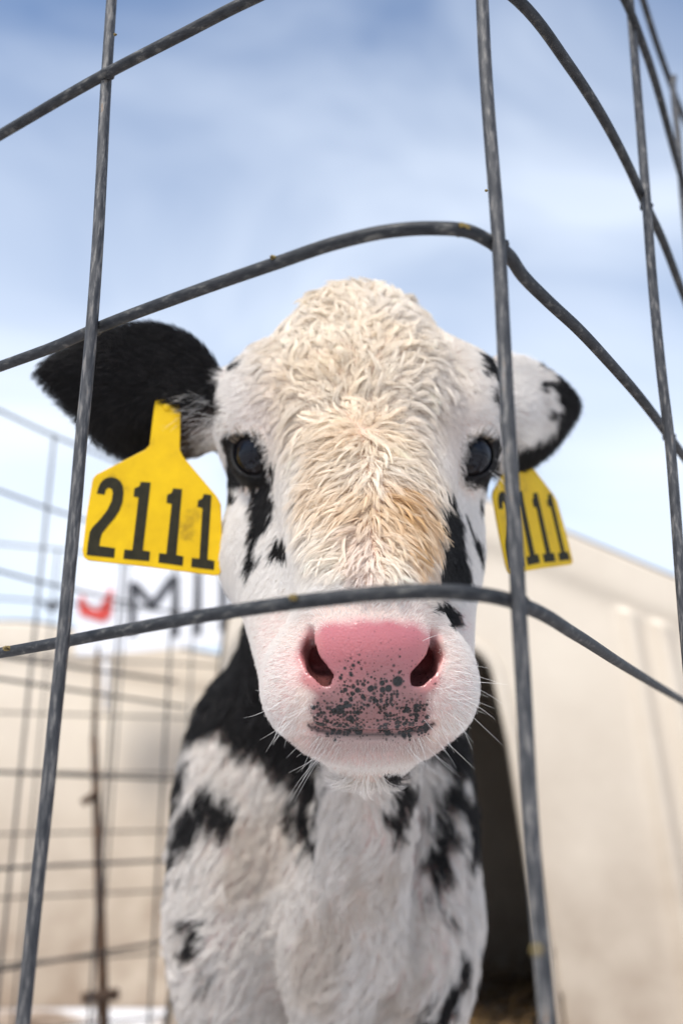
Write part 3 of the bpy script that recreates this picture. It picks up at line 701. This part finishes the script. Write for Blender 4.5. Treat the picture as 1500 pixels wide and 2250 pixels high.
cx = N(t, 'ShaderNodeTexCoord')
def cells(scale, rmax, wgt):
    vo = N(t, 'ShaderNodeTexVoronoi'); vo.inputs['Scale'].default_value = scale; Lk(t, cx.outputs['Object'], vo.inputs['Vector'])
    sp2 = N(t, 'ShaderNodeSeparateColor'); Lk(t, vo.outputs['Color'], sp2.inputs[0])
    m1 = N(t, 'ShaderNodeMath', operation='MULTIPLY'); Lk(t, sp2.outputs[0], m1.inputs[0]); Lk(t, sp.outputs['Fac'], m1.inputs[1])
    m2 = N(t, 'ShaderNodeMath', operation='MULTIPLY'); Lk(t, m1.outputs[0], m2.inputs[0]); m2.inputs[1].default_value = rmax
    m3 = N(t, 'ShaderNodeMath', operation='SUBTRACT'); Lk(t, m2.outputs[0], m3.inputs[0]); Lk(t, vo.outputs['Distance'], m3.inputs[1])
    mr = N(t, 'ShaderNodeMapRange'); mr.inputs['From Min'].default_value = -0.16; mr.inputs['From Max'].default_value = 0.10; mr.inputs['To Max'].default_value = wgt; Lk(t, m3.outputs[0], mr.inputs[0])
    return mr.outputs[0]
s1 = cells(350, 0.78, 1.0); s2 = cells(620, .66, .95)
mxm = N(t, 'ShaderNodeMath', operation='MAXIMUM'); Lk(t, s1, mxm.inputs[0]); Lk(t, s2, mxm.inputs[1])
big = N(t, 'ShaderNodeVectorMath', operation='DISTANCE'); Lk(t, cx.outputs['Object'], big.inputs[0])
BIGP = c2w(P(873, 1497, depth(873, 1497))); big.inputs[1].default_value = tuple(BIGP)
bm = N(t, 'ShaderNodeMapRange'); bm.inputs['From Min'].default_value = .0032; bm.inputs['From Max'].default_value = .0022; Lk(t, big.outputs['Value'], bm.inputs[0])
mx3 = N(t, 'ShaderNodeMath', operation='MAXIMUM'); Lk(t, mxm.outputs[0], mx3.inputs[0]); Lk(t, bm.outputs[0], mx3.inputs[1])
mc = N(t, 'ShaderNodeMix', data_type='RGBA'); Lk(t, mx3.outputs[0], mc.inputs[0]); Lk(t, at.outputs['Color'], mc.inputs[6]); mc.inputs[7].default_value = (.006, .007, .008, 1)
Lk(t, mc.outputs[2], b.inputs['Base Color'])
rr = N(t, 'ShaderNodeMapRange'); rr.inputs['To Min'].default_value = .75; rr.inputs['To Max'].default_value = .20; Lk(t, pa.outputs['Fac'], rr.inputs[0]); Lk(t, rr.outputs[0], b.inputs['Roughness'])
vb = N(t, 'ShaderNodeTexVoronoi'); vb.inputs['Scale'].default_value = 480; vb.feature = 'DISTANCE_TO_EDGE'; Lk(t, cx.outputs['Object'], vb.inputs['Vector'])
bp_ = N(t, 'ShaderNodeBump'); bp_.inputs['Distance'].default_value = .0004; Lk(t, vb.outputs['Distance'], bp_.inputs['Height'])
ml2 = N(t, 'ShaderNodeMath', operation='MULTIPLY'); ml2.inputs[1].default_value = .9; Lk(t, pa.outputs['Fac'], ml2.inputs[0]); Lk(t, ml2.outputs[0], bp_.inputs['Strength']); Lk(t, bp_.outputs[0], b.inputs['Normal'])
sw = N(t, 'ShaderNodeMath', operation='MULTIPLY_ADD'); Lk(t, mx3.outputs[0], sw.inputs[0]); sw.inputs[1].default_value = -.22; sw.inputs[2].default_value = .22; Lk(t, sw.outputs[0], b.inputs['Subsurface Weight']); b.inputs['Subsurface Radius'].default_value = (.006, .002, .0015); b.inputs['Subsurface Scale'].default_value = 0.5
calf = empty('calf', (bx0, 0.9, 0)); tag(calf, 'white calf with black patches, cream forehead and pink speckled nose behind the wire', 'calf')
body = link('body', me, M_skin, calf)
# ---- eyes
M_eye, t, b = mat('eyeball', (.01, .01, .012), .04, spec=.26)
cx = N(t, 'ShaderNodeTexCoord'); sx_ = N(t, 'ShaderNodeSeparateXYZ'); Lk(t, cx.outputs['Object'], sx_.inputs[0])
r_ = N(t, 'ShaderNodeValToRGB'); mr = N(t, 'ShaderNodeMapRange'); mr.inputs['From Min'].default_value = 0; mr.inputs['From Max'].default_value = EYR; Lk(t, sx_.outputs[2], mr.inputs[0]); Lk(t, mr.outputs[0], r_.inputs[0])
e = r_.color_ramp.elements; e[0].position = .30; e[0].color = (.10, .07, .05, 1); e[1].position = .46; e[1].color = (.02, .016, .014, 1)
e.new(.41).color = (.20, .14, .03, 1); e.new(.80).color = (.014, .012, .013, 1); e.new(.88).color = (.005, .006, .010, 1)
Lk(t, r_.outputs[0], b.inputs['Base Color']); 
for ec, ea in eyes:
    m = MB(); vs = []; fs = []; n = 32
    for i in range(n+1):
        for j in range(2*n):
            th = PI*i/n; pp = PI*j/n; rr_ = EYR+.0008*math.exp(-(th/.7)**2)
            vs.append((math.sin(th)*math.cos(pp)*rr_, math.sin(th)*math.sin(pp)*rr_, math.cos(th)*rr_))
    for i in range(n):
        for j in range(2*n): fs.append((i*2*n+j, (i+1)*2*n+j, (i+1)*2*n+(j+1) % (2*n), i*2*n+(j+1) % (2*n)))
    m.add(vs, fs); o = m.build('eye', M_eye, calf)
    dw = c2w(ec+ea)-c2w(ec)
    o.matrix_parent_inverse = Matrix.Translation(-Vector(calf.location)); o.location = Vector(c2w(ec)); o.rotation_euler = Vector(dw).to_track_quat('Z', 'Y').to_euler()
# ---- hooves
for y0_, xo in ((0.875, .088), (1.625, .088)):
    for s in (-1, 1):
        m = MB()
        for q in (-1, 1):
            x = bx0+(.02 if y0_ > 1 else 0)+s*xo+q*.0135; vs = []
            for zz, sc in ((0.0, 1.1), (.02, 1.0), (.045, .78)):
                for k in range(12):
                    an = 2*PI*k/12; vs.append((x+math.cos(an)*.0135*sc, y0_-.006+math.sin(an)*.028*sc+zz*.3, zz))
            m.add(vs, [(j*12+k, j*12+(k+1) % 12, (j+1)*12+(k+1) % 12, (j+1)*12+k) for j in range(2) for k in range(12)]+[tuple(range(11, -1, -1)), tuple(range(24, 36))])
        m.build('hoof', M_hoof, calf)

# ------------------------------------------------------------------ fur
# combing directions (photo pixels: du, dv) with how much the hair lies away from the camera
COMB = [(800, 640, -.6, -1), (700, 680, -.9, -.6), (900, 680, .8, -.7), (780, 720, -.2, -1), (650, 760, -.9, -.4), (950, 760, .9, -.4), (800, 800, .1, -1),
 (700, 850, -.8, -.5), (880, 840, .8, -.5), (600, 850, -.7, .5), (1000, 850, .6, .6), (800, 900, .2, -.8), (740, 930, -1, -.25), (860, 930, 1, -.25), (650, 940, -.8, .5), (960, 940, .7, .6),
 (700, 990, -1, .05), (900, 990, 1, .05), (790, 1000, -.6, .8), (830, 1000, .6, .8), (720, 1060, -.9, .6), (890, 1060, .9, .5), (800, 1080, -.3, 1), (640, 1060, -.5, .9), (960, 1050, .6, .8),
 (760, 1150, -.6, .9), (850, 1150, .6, .9), (700, 1180, -.8, .8), (920, 1180, .7, .8), (805, 1230, -.2, 1), (740, 1260, -.8, .8), (860, 1260, .7, .8), (640, 1200, -.6, .9), (980, 1200, .5, 1),
 (560, 1150, -.35, 1), (1040, 1150, .35, 1), (540, 1000, -.9, .6), (1080, 1000, .8, .7), (560, 1300, -.3, 1), (1030, 1300, .3, 1), (640, 1320, -.9, .5), (980, 1320, .9, .5),
 (740, 1330, -.4, -.7), (880, 1330, .4, -.7), (600, 1430, -1, .4), (1020, 1430, 1, .4), (590, 1520, -1, .5), (1035, 1520, 1, .5), (640, 1600, -.7, .9), (990, 1600, .7, .9), (740, 1650, -.3, 1), (880, 1650, .3, 1), (810, 1680, 0, 1),
 (500, 900, -.8, .2), (520, 780, -.8, -.2), (1080, 860, .8, .3),
 (400, 900, -1, .2), (300, 730, -.9, -.1), (150, 800, -1, .2), (250, 980, -.5, 1), (150, 880, -.7, .7), (1150, 850, 1, -.1), (1250, 880, 1, .2), (1190, 1000, .5, 1)]
BCOMB = [(450, 1450, -.5, 1), (400, 1700, -.3, 1), (380, 2000, -.2, 1), (500, 1800, -.3, 1), (600, 1600, -.2, 1), (760, 1750, -.9, .8), (860, 1750, .7, 1), (800, 1900, -.8, .7), (840, 2000, .6, .9),
 (790, 2150, -.7, .8), (600, 1950, -.5, 1), (600, 2150, -.8, .7), (450, 2150, -.2, 1), (950, 1800, .3, 1), (1000, 2000, .3, 1), (950, 2150, .2, 1), (1040, 1600, .4, 1), (700, 2200, -.3, 1)]
def comb(u, v, T, s):
    T = np.array(T, float); d = (u[:, None]-T[:, 0])**2+(v[:, None]-T[:, 1])**2; w = 1/(d+s*s)**2
    D = np.stack([(w*T[:, 2]).sum(1), (w*T[:, 3]).sum(1)], 1); return D/np.maximum(np.linalg.norm(D, axis=1), 1e-9)[:, None]
cw = np.array([[1, 0, 0], [0, -SP, CP], [0, CP, SP]])   # rows: camera axes in world
def fields(p, nrm):
    """per point: hair length, clump size (hairs share), lift, curl, clumpiness, radius, base colour, tangent"""
    c, u, v, head, isL, isR, eL, eR = region(p); n = len(p)
    bk = blackness(p); ps = padsd(p, u, v, c)
    hd = head | isL | isR
    D = np.where(hd[:, None], comb(u, v, COMB, 28), comb(u, v, BCOMB, 50))
    ang = np.where(hd, wn(p, 75, 4), wn(p, 26, 4)*1.3)*np.where(head & (v < 930), .80, np.where(head, .22, .35)); ca, sa = np.cos(ang), np.sin(ang)
    D = np.stack([D[:, 0]*ca-D[:, 1]*sa, D[:, 0]*sa+D[:, 1]*ca], 1)
    zz = np.where(head & (v > 1290), .35, np.where(hd, .15, .05))
    dc = np.stack([D[:, 0], -D[:, 1], zz], 1); dw = dc @ cw
    far = ~hd & (p[:, 1] > 1.15); dw[far] = np.array([0, .6, -.8])
    T = dw-nrm*(dw*nrm).sum(1)[:, None]; T /= np.maximum(np.linalg.norm(T, axis=1), 1e-6)[:, None]
    fore = head*(1-sm(np.sqrt(((u-760)/215)**2+((v-820)/260)**2)+.12*wn(p, 60, 0), .42, 1.28))
    brid = head*(1-sm(np.sqrt(((u-810)/175)**2+((v-1090)/235)**2)+.10*wn(p, 60, 0), .50, 1.2))
    curly = np.clip(np.maximum(fore, brid), 0, 1)*(1-sm(v, 1225, 1345))
    bot = head*sm(v, 1290, 1370)
    L = np.where(hd, .0078, .018); L = np.where(head, L+curly*.0050*(1-.75*sm(v, 1130, 1290)), L); L = L*(1-bot*.50); L = np.where(isL | isR, .0085, L)
    poll = head*sm(-v, -720, -640); L = L+poll*.006
    dcen = np.minimum(np.linalg.norm(c-eyes[0][0], axis=1), np.linalg.norm(c-eyes[1][0], axis=1)); L = L*(.35+.65*sm(dcen, EYR+.002, EYR+.016))
    L = L*np.where(head, (.25+.75*sm(ps, 0, 55)), 1)
    lift = np.where(curly > .3, .34, .22)+bot*.25; lift = np.where(isL | isR, .30, lift); lift = np.where(~hd, .35, lift)
    curl = np.where(head, curly*np.where(v < 930, .0016, .0005), 0)
    clum = np.where(head, .38+.55*curly, .35); clum = np.where(~hd, .45, clum); clum = clum*(1-bot)
    share = np.where(curly > .3, np.where(v < 950, 40, 18), 10); share = np.where(~hd, 22, share)
    rad = np.where(hd, .00010, .00016); rad = np.where(bot > .5, .00006, rad)
    white = np.array([.89, .855, .81])[None]*np.ones((n, 1)); cream = np.array([.92, .80, .63]); tan = np.array([.72, .45, .20]); pink = np.array([.80, .62, .58])
    C = mixc(white, cream[None]*np.ones((n, 1)), np.clip(np.maximum(curly, head*(1-sm(np.sqrt(((u-800)/270)**2+((v-800)/300)**2), .6, 1.1))*.6)*(.8+.2*wn(p, 70, 1)), 0, 1))
    st = head*(np.exp(-((u-905-(v-1150)*.22)/48)**2-((v-1180)/110)**2)*(.85+.5*wn(p, 160, 2))+.38*np.exp(-((u-815)/130)**2-((v-1060)/130)**2)*(.7+.6*wn(p, 90, 0))); C = mixc(C, tan[None]*np.ones((n, 1)), np.clip(st*rng.uniform(.3, 1.5, n), 0, .95))
    st = head*np.exp(-((u-560-(v-1180)*.2)/30)**2-((v-1290)/40)**2)*.0; 
    C = mixc(C, pink[None]*np.ones((n, 1)), head*.18*np.maximum(np.exp(-((u-590)/60)**2-((v-910)/80)**2), np.exp(-((u-1000)/55)**2-((v-930)/90)**2)))
    C = mixc(C, pink[None]*np.ones((n, 1)), np.clip(head*(1-sm(ps, 10, 70))*.18+head*(1-sm(np.abs(u-800), 10, 40))*sm(v, 1120, 1200)*(1-sm(v, 1290, 1330))*.3, 0, .6))
    stain = (~hd)*np.clip(sm(wn(p, 38, 3)+.5*wn(p, 150, 1), .2, 1.2)*.8*sm(v, 1700, 1800), 0, 1); C = mixc(C, np.array([.52, .42, .32])[None]*np.ones((n, 1)), stain*.55)
    C = mixc(C, np.array([.50, .43, .36])[None]*np.ones((n, 1)), (~hd)*.22*np.ones(n))
    lipm = head*sm(v, 1608, 1622)*(1-sm(v, 1650, 1690)); C = mixc(C, np.array([.62, .50, .45])[None]*np.ones((n, 1)), lipm*.6)  # lip hair tone: pigment plus painted shading
    lashz = 1-sm(dcen, EYR+.002, EYR+.005); bk = np.maximum(bk, lashz*hd)
    inner = isL*sm(u, 370, 440)*sm(v, 880, 930); hb = (rng.random(n) < bk)
    C[hb] = (np.array([.012, .011, .011])[None]+inner[hb][:, None]*np.array([.07, .05, .04])[None])*np.where(rng.random(hb.sum()) < .12, 4.5, 1.0)[:, None]; C *= (1+rng.normal(0, .05, n))[:, None]
    return L, share, lift, curl, clum, rad, np.clip(C, 0, 1), T, bk, ps, u, v, c, hd
Ct = V[Q].mean(1); cC = w2c(Ct); uC, vC = c2px(cC)
cg, ug, vg, hdg, isLg, isRg, _, _ = region(Ct)
FN = np.cross(V[Q[:, 2]]-V[Q[:, 0]], V[Q[:, 3]]-V[Q[:, 1]]); FN /= np.maximum(np.linalg.norm(FN, axis=1), 1e-12)[:, None]
vd = (Ct-np.array([0, 0, CZ])); vd /= np.linalg.norm(vd, axis=1)[:, None]; facing = -(FN*vd).sum(1)
dens = np.where(hdg | isLg | isRg, np.where(facing > -.25, 1.9e6, .45e6), np.where((Ct[:, 1] < 1.12), 4.5e5, 6e4))
dens = np.where((Ct[:, 2] < .12), 2e4, dens)
psg = padsd(Ct, ug, vg, cg); dens = dens*np.where(psg < 200, sm(psg, -6, 16), 1)
dens *= np.where(hdg & (vg > 1608) & (vg < 1640) & (cg[:, 2] < .56), .7, 1)
for ec, ea in eyes:
    de = cg-ec; dn = np.linalg.norm(de, axis=1); dens = np.where((dn < EYR+.0022), 0, dens)
ins = (sample(Ct+FN*.004) < .0025); dens = np.where(ins & (psg < 60), 0, dens)
dens = np.where((Ct[:, 1] < .50) & (ins), 0, dens)
cntf = rng.poisson(dens*QA)
fi = np.repeat(np.arange(len(Q)), cntf); nH = len(fi)
a_, b_ = rng.random(nH), rng.random(nH)
q4 = [V[Q[fi, k]] for k in range(4)]; n4 = [VN[Q[fi, k]] for k in range(4)]
wts = [(1-a_)*(1-b_), a_*(1-b_), a_*b_, (1-a_)*b_]
R0 = sum(q*w[:, None] for q, w in zip(q4, wts)); N0 = sum(q*w[:, None] for q, w in zip(n4, wts)); N0 /= np.linalg.norm(N0, axis=1)[:, None]
print('hairs', nH)
L, share, lift, curl, clum, rad, C, T, bk, ps, hu, hv, hc, hd = fields(R0, N0)
K = 7; sK = np.linspace(0, 1, K)
def strands(R0, N0, T, L, lift, curl, phase, freq, bend, hook):
    B = np.cross(N0, T); s = sK[None, :, None]; Lx = L[:, None, None]
    arc = lift[:, None, None]
    pos = R0[:, None]+Lx*(T[:, None]*(s*(1-.25*arc))+N0[:, None]*(arc*(1.75*s-1.15*s*s)))
    w = curl[:, None, None]*np.sin(phase[:, None, None]+freq[:, None, None]*s*2*PI)*s
    dn = -np.array([[0, -SP, CP]])+np.zeros_like(N0); dn = dn-N0*(dn*N0).sum(1)[:, None]; pos = pos+dn[:, None]*(hook[:, None, None]*Lx*s*s)
    pos = pos+B[:, None]*(w+bend[:, None, None]*Lx*s*s)
    return pos
hook = np.where(hd & (hc[:, 2] < .7), sm(hv, 900, 960)*(1-sm(hv, 1270, 1310))*.38, 0)
isC = rng.random(nH) < 1/share; ci = np.flatnonzero(isC)
kd = kdtree.KDTree(len(ci))
for j, i in enumerate(ci): kd.insert(R0[i], j)
kd.balance(); near = np.fromiter((kd.find(p)[1] for p in R0), np.int32, nH)
nc = len(ci)
# every tuft gets its own turn, length and curl
tw = rng.normal(0, .24, nc)*np.where(clum[ci] > .4, 1, .3); Tc = T[ci]; Bc = np.cross(N0[ci], Tc); Tc = Tc*np.cos(tw)[:, None]+Bc*np.sin(tw)[:, None]
cl_L = L[ci]*np.clip(rng.normal(1.02, .28, nc), .45, 1.7); cl_lift = lift[ci]*np.clip(rng.normal(1.15, .35, nc), .4, 2)
cl_ph = rng.uniform(0, 6.28, nc); cl_bd = rng.normal(0, .38, nc)*np.where(clum[ci] > .4, 1, .4); cl_fr = rng.uniform(.5, 1.1, nc)
GC = strands(R0[ci], N0[ci], Tc, cl_L, cl_lift, curl[ci]*1.3, cl_ph, cl_fr, cl_bd, hook[ci])
ji = rng.normal(0, .20, nH); B0 = np.cross(N0, T); T2 = T*np.cos(ji)[:, None]+B0*np.sin(ji)[:, None]
GH = strands(R0, N0, T2, L*np.clip(rng.normal(1, .15, nH), .5, 1.4), lift*np.clip(rng.normal(1, .25, nH), .3, 1.8), curl*.5, rng.uniform(0, 6.28, nH), rng.uniform(.6, 1.4, nH), rng.normal(0, .08, nH), hook)
off = R0-R0[ci][near]
sp_ = sK[None, :, None]
targ = GC[near]+off[:, None]*(1-(.74+.22*rng.random((nc, 1, 1)))[near]*sp_**.75)
loose = np.where(rng.random(nH) < .22, .35, 1.0)
cm = np.clip(clum*loose*(1+rng.normal(0, .15, nH)), 0, .95)[:, None, None]*np.clip(sp_*3.0, 0, 1)
POS = GH*(1-cm)+targ*cm
cc = C[ci][near]; blk = (C.max(1) < .2) | (cc.max(1) < .2); C = np.where((blk | (clum < .5))[:, None], C, C*.25+cc*.75)
tint = (1+rng.normal(0, .05, nc))[near]; C = np.clip(C*np.where(clum > .4, tint, 1)[:, None], 0, 1)
# whiskers and lashes
WH = []
def whisk(u, v, L_, du, dv, dz, up=0.0):
    d = depth(u, v, .38, .75)
    if d is None: return
    p = c2w(P(u, v, d)); dr = np.array([du, -dv, dz]); dr = dr/np.linalg.norm(dr) @ cw; sag = rng.normal(0, .25, 3)
    WH.append(np.array([p+dr*L_*s+(np.array([0, 0, -up])+sag)*L_*s*s*.55 for s in sK]))
for k in range(46):
    s = random.choice((-1, 1)); v_ = random.uniform(1400, 1660); ex = 1-abs(v_-1500)/320
    u_ = 812+s*random.uniform(150, 215)*ex; whisk(u_, v_, random.uniform(.010, .026), s*1.0, (v_-1480)/160+random.uniform(-.4, .5), random.uniform(-.6, .2), random.uniform(-.3, .5))
for k in range(34):
    s = random.choice((-1, 1)); u_ = 812+s*random.uniform(60, 190); v_ = 1690-abs(u_-812)*.55-random.uniform(5, 30); whisk(u_, v_, random.uniform(.008, .020), s*.6+random.uniform(-.2, .2), 1, random.uniform(-.3, .2))
for k in range(18):
    u_ = random.uniform(492, 512); v_ = random.uniform(905, 960); whisk(u_, v_, random.uniform(.010, .026), -1, random.uniform(-.6, .5), -.3, .3)
for k in range(12):
    whisk(random.uniform(1072, 1084), random.uniform(1030, 1070), random.uniform(.008, .018), 1, random.uniform(.2, 1.0), -.4, .2)
LASH0 = len(WH)
for ec, ea in eyes:
    e2_ = np.array([0, 1.0, 0]); e2_ = e2_-ea*ea.dot(e2_); e2_ /= np.linalg.norm(e2_); e1_ = np.cross(e2_, ea)
    for k in range(46):
        t_ = random.uniform(-1, 1); q_ = ea+e2_*(.85-.25*t_*t_)+e1_*t_*.75; q_ /= np.linalg.norm(q_); p_ = c2w(ec+q_*(EYR+.0015))
        dr_ = (ea*.9+e2_*random.uniform(.1, .7)+e1_*(t_*.6+random.uniform(-.15, .15))); dr_ = dr_/np.linalg.norm(dr_) @ cw; L_ = random.uniform(.006, .011)
        WH.append(np.array([p_+dr_*L_*s_+np.array([0, 0, .35])*L_*s_*s_ for s_ in sK]))
LASH1 = len(WH)
for k in range(60):
    whisk(random.uniform(400, 468), random.uniform(860, 985), random.uniform(.010, .022), -.8, random.uniform(-.4, .6), -.5, .2)
for k in range(40):
    whisk(random.uniform(1130, 1160), random.uniform(930, 960), random.uniform(.008, .016), .7, random.uniform(.2, .8), -.5, .2)
WH = np.array(WH); nW = len(WH)
def curves(name, POS, rad, C, material, parent):
    n, k = POS.shape[:2]
    cd = bpy.data.hair_curves.new(name); cd.add_curves([k]*n)
    cd.attributes['position'].data.foreach_set('vector', POS.astype(np.float32).ravel())
    if 'radius' not in cd.attributes: cd.attributes.new('radius', 'FLOAT', 'POINT')
    taper = np.array([1, 1, .95, .85, .7, .5, .2])[:k]
    cd.attributes['radius'].data.foreach_set('value', (rad[:, None]*taper[None]).astype(np.float32).ravel())
    at = cd.attributes.new('tint', 'FLOAT_COLOR', 'CURVE'); at.data.foreach_set('color', np.concatenate([C, np.ones((n, 1))], 1).astype(np.float32).ravel())
    cd.materials.append(material); o = bpy.data.objects.new(name, cd); col.objects.link(o)
    o.parent = parent; o.matrix_parent_inverse = Matrix.Translation(-Vector(parent.location)); return o
M_fur, t, b = mat('fur', rough=.42, spec=.25)
at = N(t, 'ShaderNodeAttribute', attribute_name='tint'); Lk(t, at.outputs['Color'], b.inputs['Base Color'])
tr = N(t, 'ShaderNodeBsdfTranslucent'); Lk(t, at.outputs['Color'], tr.inputs[0]); ms = N(t, 'ShaderNodeMixShader'); ms.inputs[0].default_value = .14
Lk(t, b.outputs[0], ms.inputs[1]); Lk(t, tr.outputs[0], ms.inputs[2]); Lk(t, ms.outputs[0], t.nodes['Material Output'].inputs[0])
curves('fur', POS, rad*np.clip(rng.normal(1, .2, nH), .5, 1.6), C, M_fur, calf)
sel = np.zeros(nW, bool); sel[LASH0:LASH1] = True
curves('whiskers', WH[~sel], np.full((~sel).sum(), .00008), np.tile([.88, .86, .82], ((~sel).sum(), 1)), M_fur, calf)
lc = np.where(rng.random(sel.sum())[:, None] < .55, np.array([[.03, .024, .02]]), np.array([[.42, .33, .24]]))
curves('eyelashes', WH[sel], np.full(sel.sum(), .00010), lc, M_fur, calf)

# ------------------------------------------------------------------ ear tags
TAG = [(341, 862), (352, 857), (385, 862), (396, 870), (398, 900), (396, 985), (403, 1000), (478, 1090), (487, 1108), (488, 1190), (484, 1256), (480, 1263), (470, 1265), (330, 1246), (195, 1231), (185, 1224), (182, 1210), (190, 1130), (202, 1052), (210, 1042), (318, 985), (328, 974), (334, 920), (339, 880)]
Z3 = lambda pts: [(60+x/3, 680+y/3) for x, y in pts]
DIG = [Z3([(455, 1215), (462, 1185), (475, 1150), (495, 1125), (520, 1110), (550, 1105), (585, 1113), (612, 1135), (627, 1165), (631, 1205), (625, 1270), (605, 1325), (575, 1375), (530, 1428), (492, 1478), (482, 1510), (475, 1560), (578, 1575), (572, 1637), (395, 1618), (402, 1540), (412, 1470), (430, 1438), (480, 1385), (525, 1325), (552, 1265), (560, 1215), (555, 1188), (541, 1176), (525, 1178), (513, 1192), (506, 1222)]),
 Z3([(745, 1135), (810, 1140), (758, 1590), (805, 1597), (800, 1658), (632, 1643), (638, 1583), (690, 1588), (730, 1240), (697, 1233), (702, 1180), (735, 1165)]),
 Z3([(960, 1178), (1020, 1183), (978, 1620), (1025, 1630), (1018, 1690), (860, 1668), (865, 1608), (912, 1613), (950, 1282), (915, 1275), (920, 1222), (950, 1208)]),
 Z3([(1165, 1215), (1217, 1222), (1183, 1650), (1230, 1660), (1225, 1718), (1075, 1698), (1080, 1640), (1130, 1645), (1155, 1310), (1120, 1300), (1127, 1258), (1155, 1245)])]
def make_tag(to_cam, stud, label):
    def w3(x, y, h):
        c0 = to_cam(x, y); e = 2.0; n = np.cross(to_cam(x+e, y)-c0, to_cam(x, y+e)-c0); n /= np.linalg.norm(n)
        if n[2] < 0: n = -n
        return c2w(c0+n*h)
    root = empty('ear_tag', w3(*stud, 0)); tag(root, label, 'ear tag', 'yellow numbered tags in the calf ears')
    m = MB(); n = len(TAG)
    m.prism(TAG, .0016, None, w3); o = m.build('panel', M_yellow, root, False); bevel(o, .0005, 2)
    for dg in DIG:
        m = MB(); m.prism(dg, .0004, None, lambda x, y, h: w3(x, y, h-.0003)); m.build('digit', M_ink, root, False)
    m = MB(); vs = []
    for hh, r in ((.0004, .0026), (-.0006, .0026), (-.0010, .0018)):
        for k in range(16): vs.append(w3(*stud, hh)+((math.cos(2*PI*k/16)*(w3(stud[0]+5, stud[1], hh)-w3(*stud, hh))/np.linalg.norm(w3(stud[0]+5, stud[1], hh)-w3(*stud, hh)))+(math.sin(2*PI*k/16)*(w3(stud[0], stud[1]+5, hh)-w3(*stud, hh))/np.linalg.norm(w3(stud[0], stud[1]+5, hh)-w3(*stud, hh))))*r)
    m.add(vs, [(j*16+k, j*16+(k+1) % 16, (j+1)*16+(k+1) % 16, (j+1)*16+k) for j in range(2) for k in range(16)]+[tuple(range(32, 48))])
    m.build('stud', M_yellow, root)
def quadmap(c4, src=((205, 1040), (487, 1105), (483, 1262), (183, 1222))):
    # bilinear inverse of the traced quad is close to affine: least squares affine to the four 3-D corners
    A = np.array([[x, y, 1] for x, y in src], float); X, *_ = np.linalg.lstsq(A, np.array(c4), rcond=None)
    return lambda x, y: np.array([x, y, 1.0]) @ X
TL = quadmap([P(205, 1040, .585), P(487, 1105, .592), P(483, 1262, .580), P(183, 1222, .573)])
make_tag(TL, (367, 886), 'yellow ear tag reading 2111 under the black ear, facing squarely forward')
TR = quadmap([P(1078, 1081, .640), P(1227, 1094, .700), P(1256, 1240, .690), P(1119, 1250, .628)])
make_tag(TR, (367, 886), 'yellow ear tag seen at an angle under the white ear, partly behind a wire')
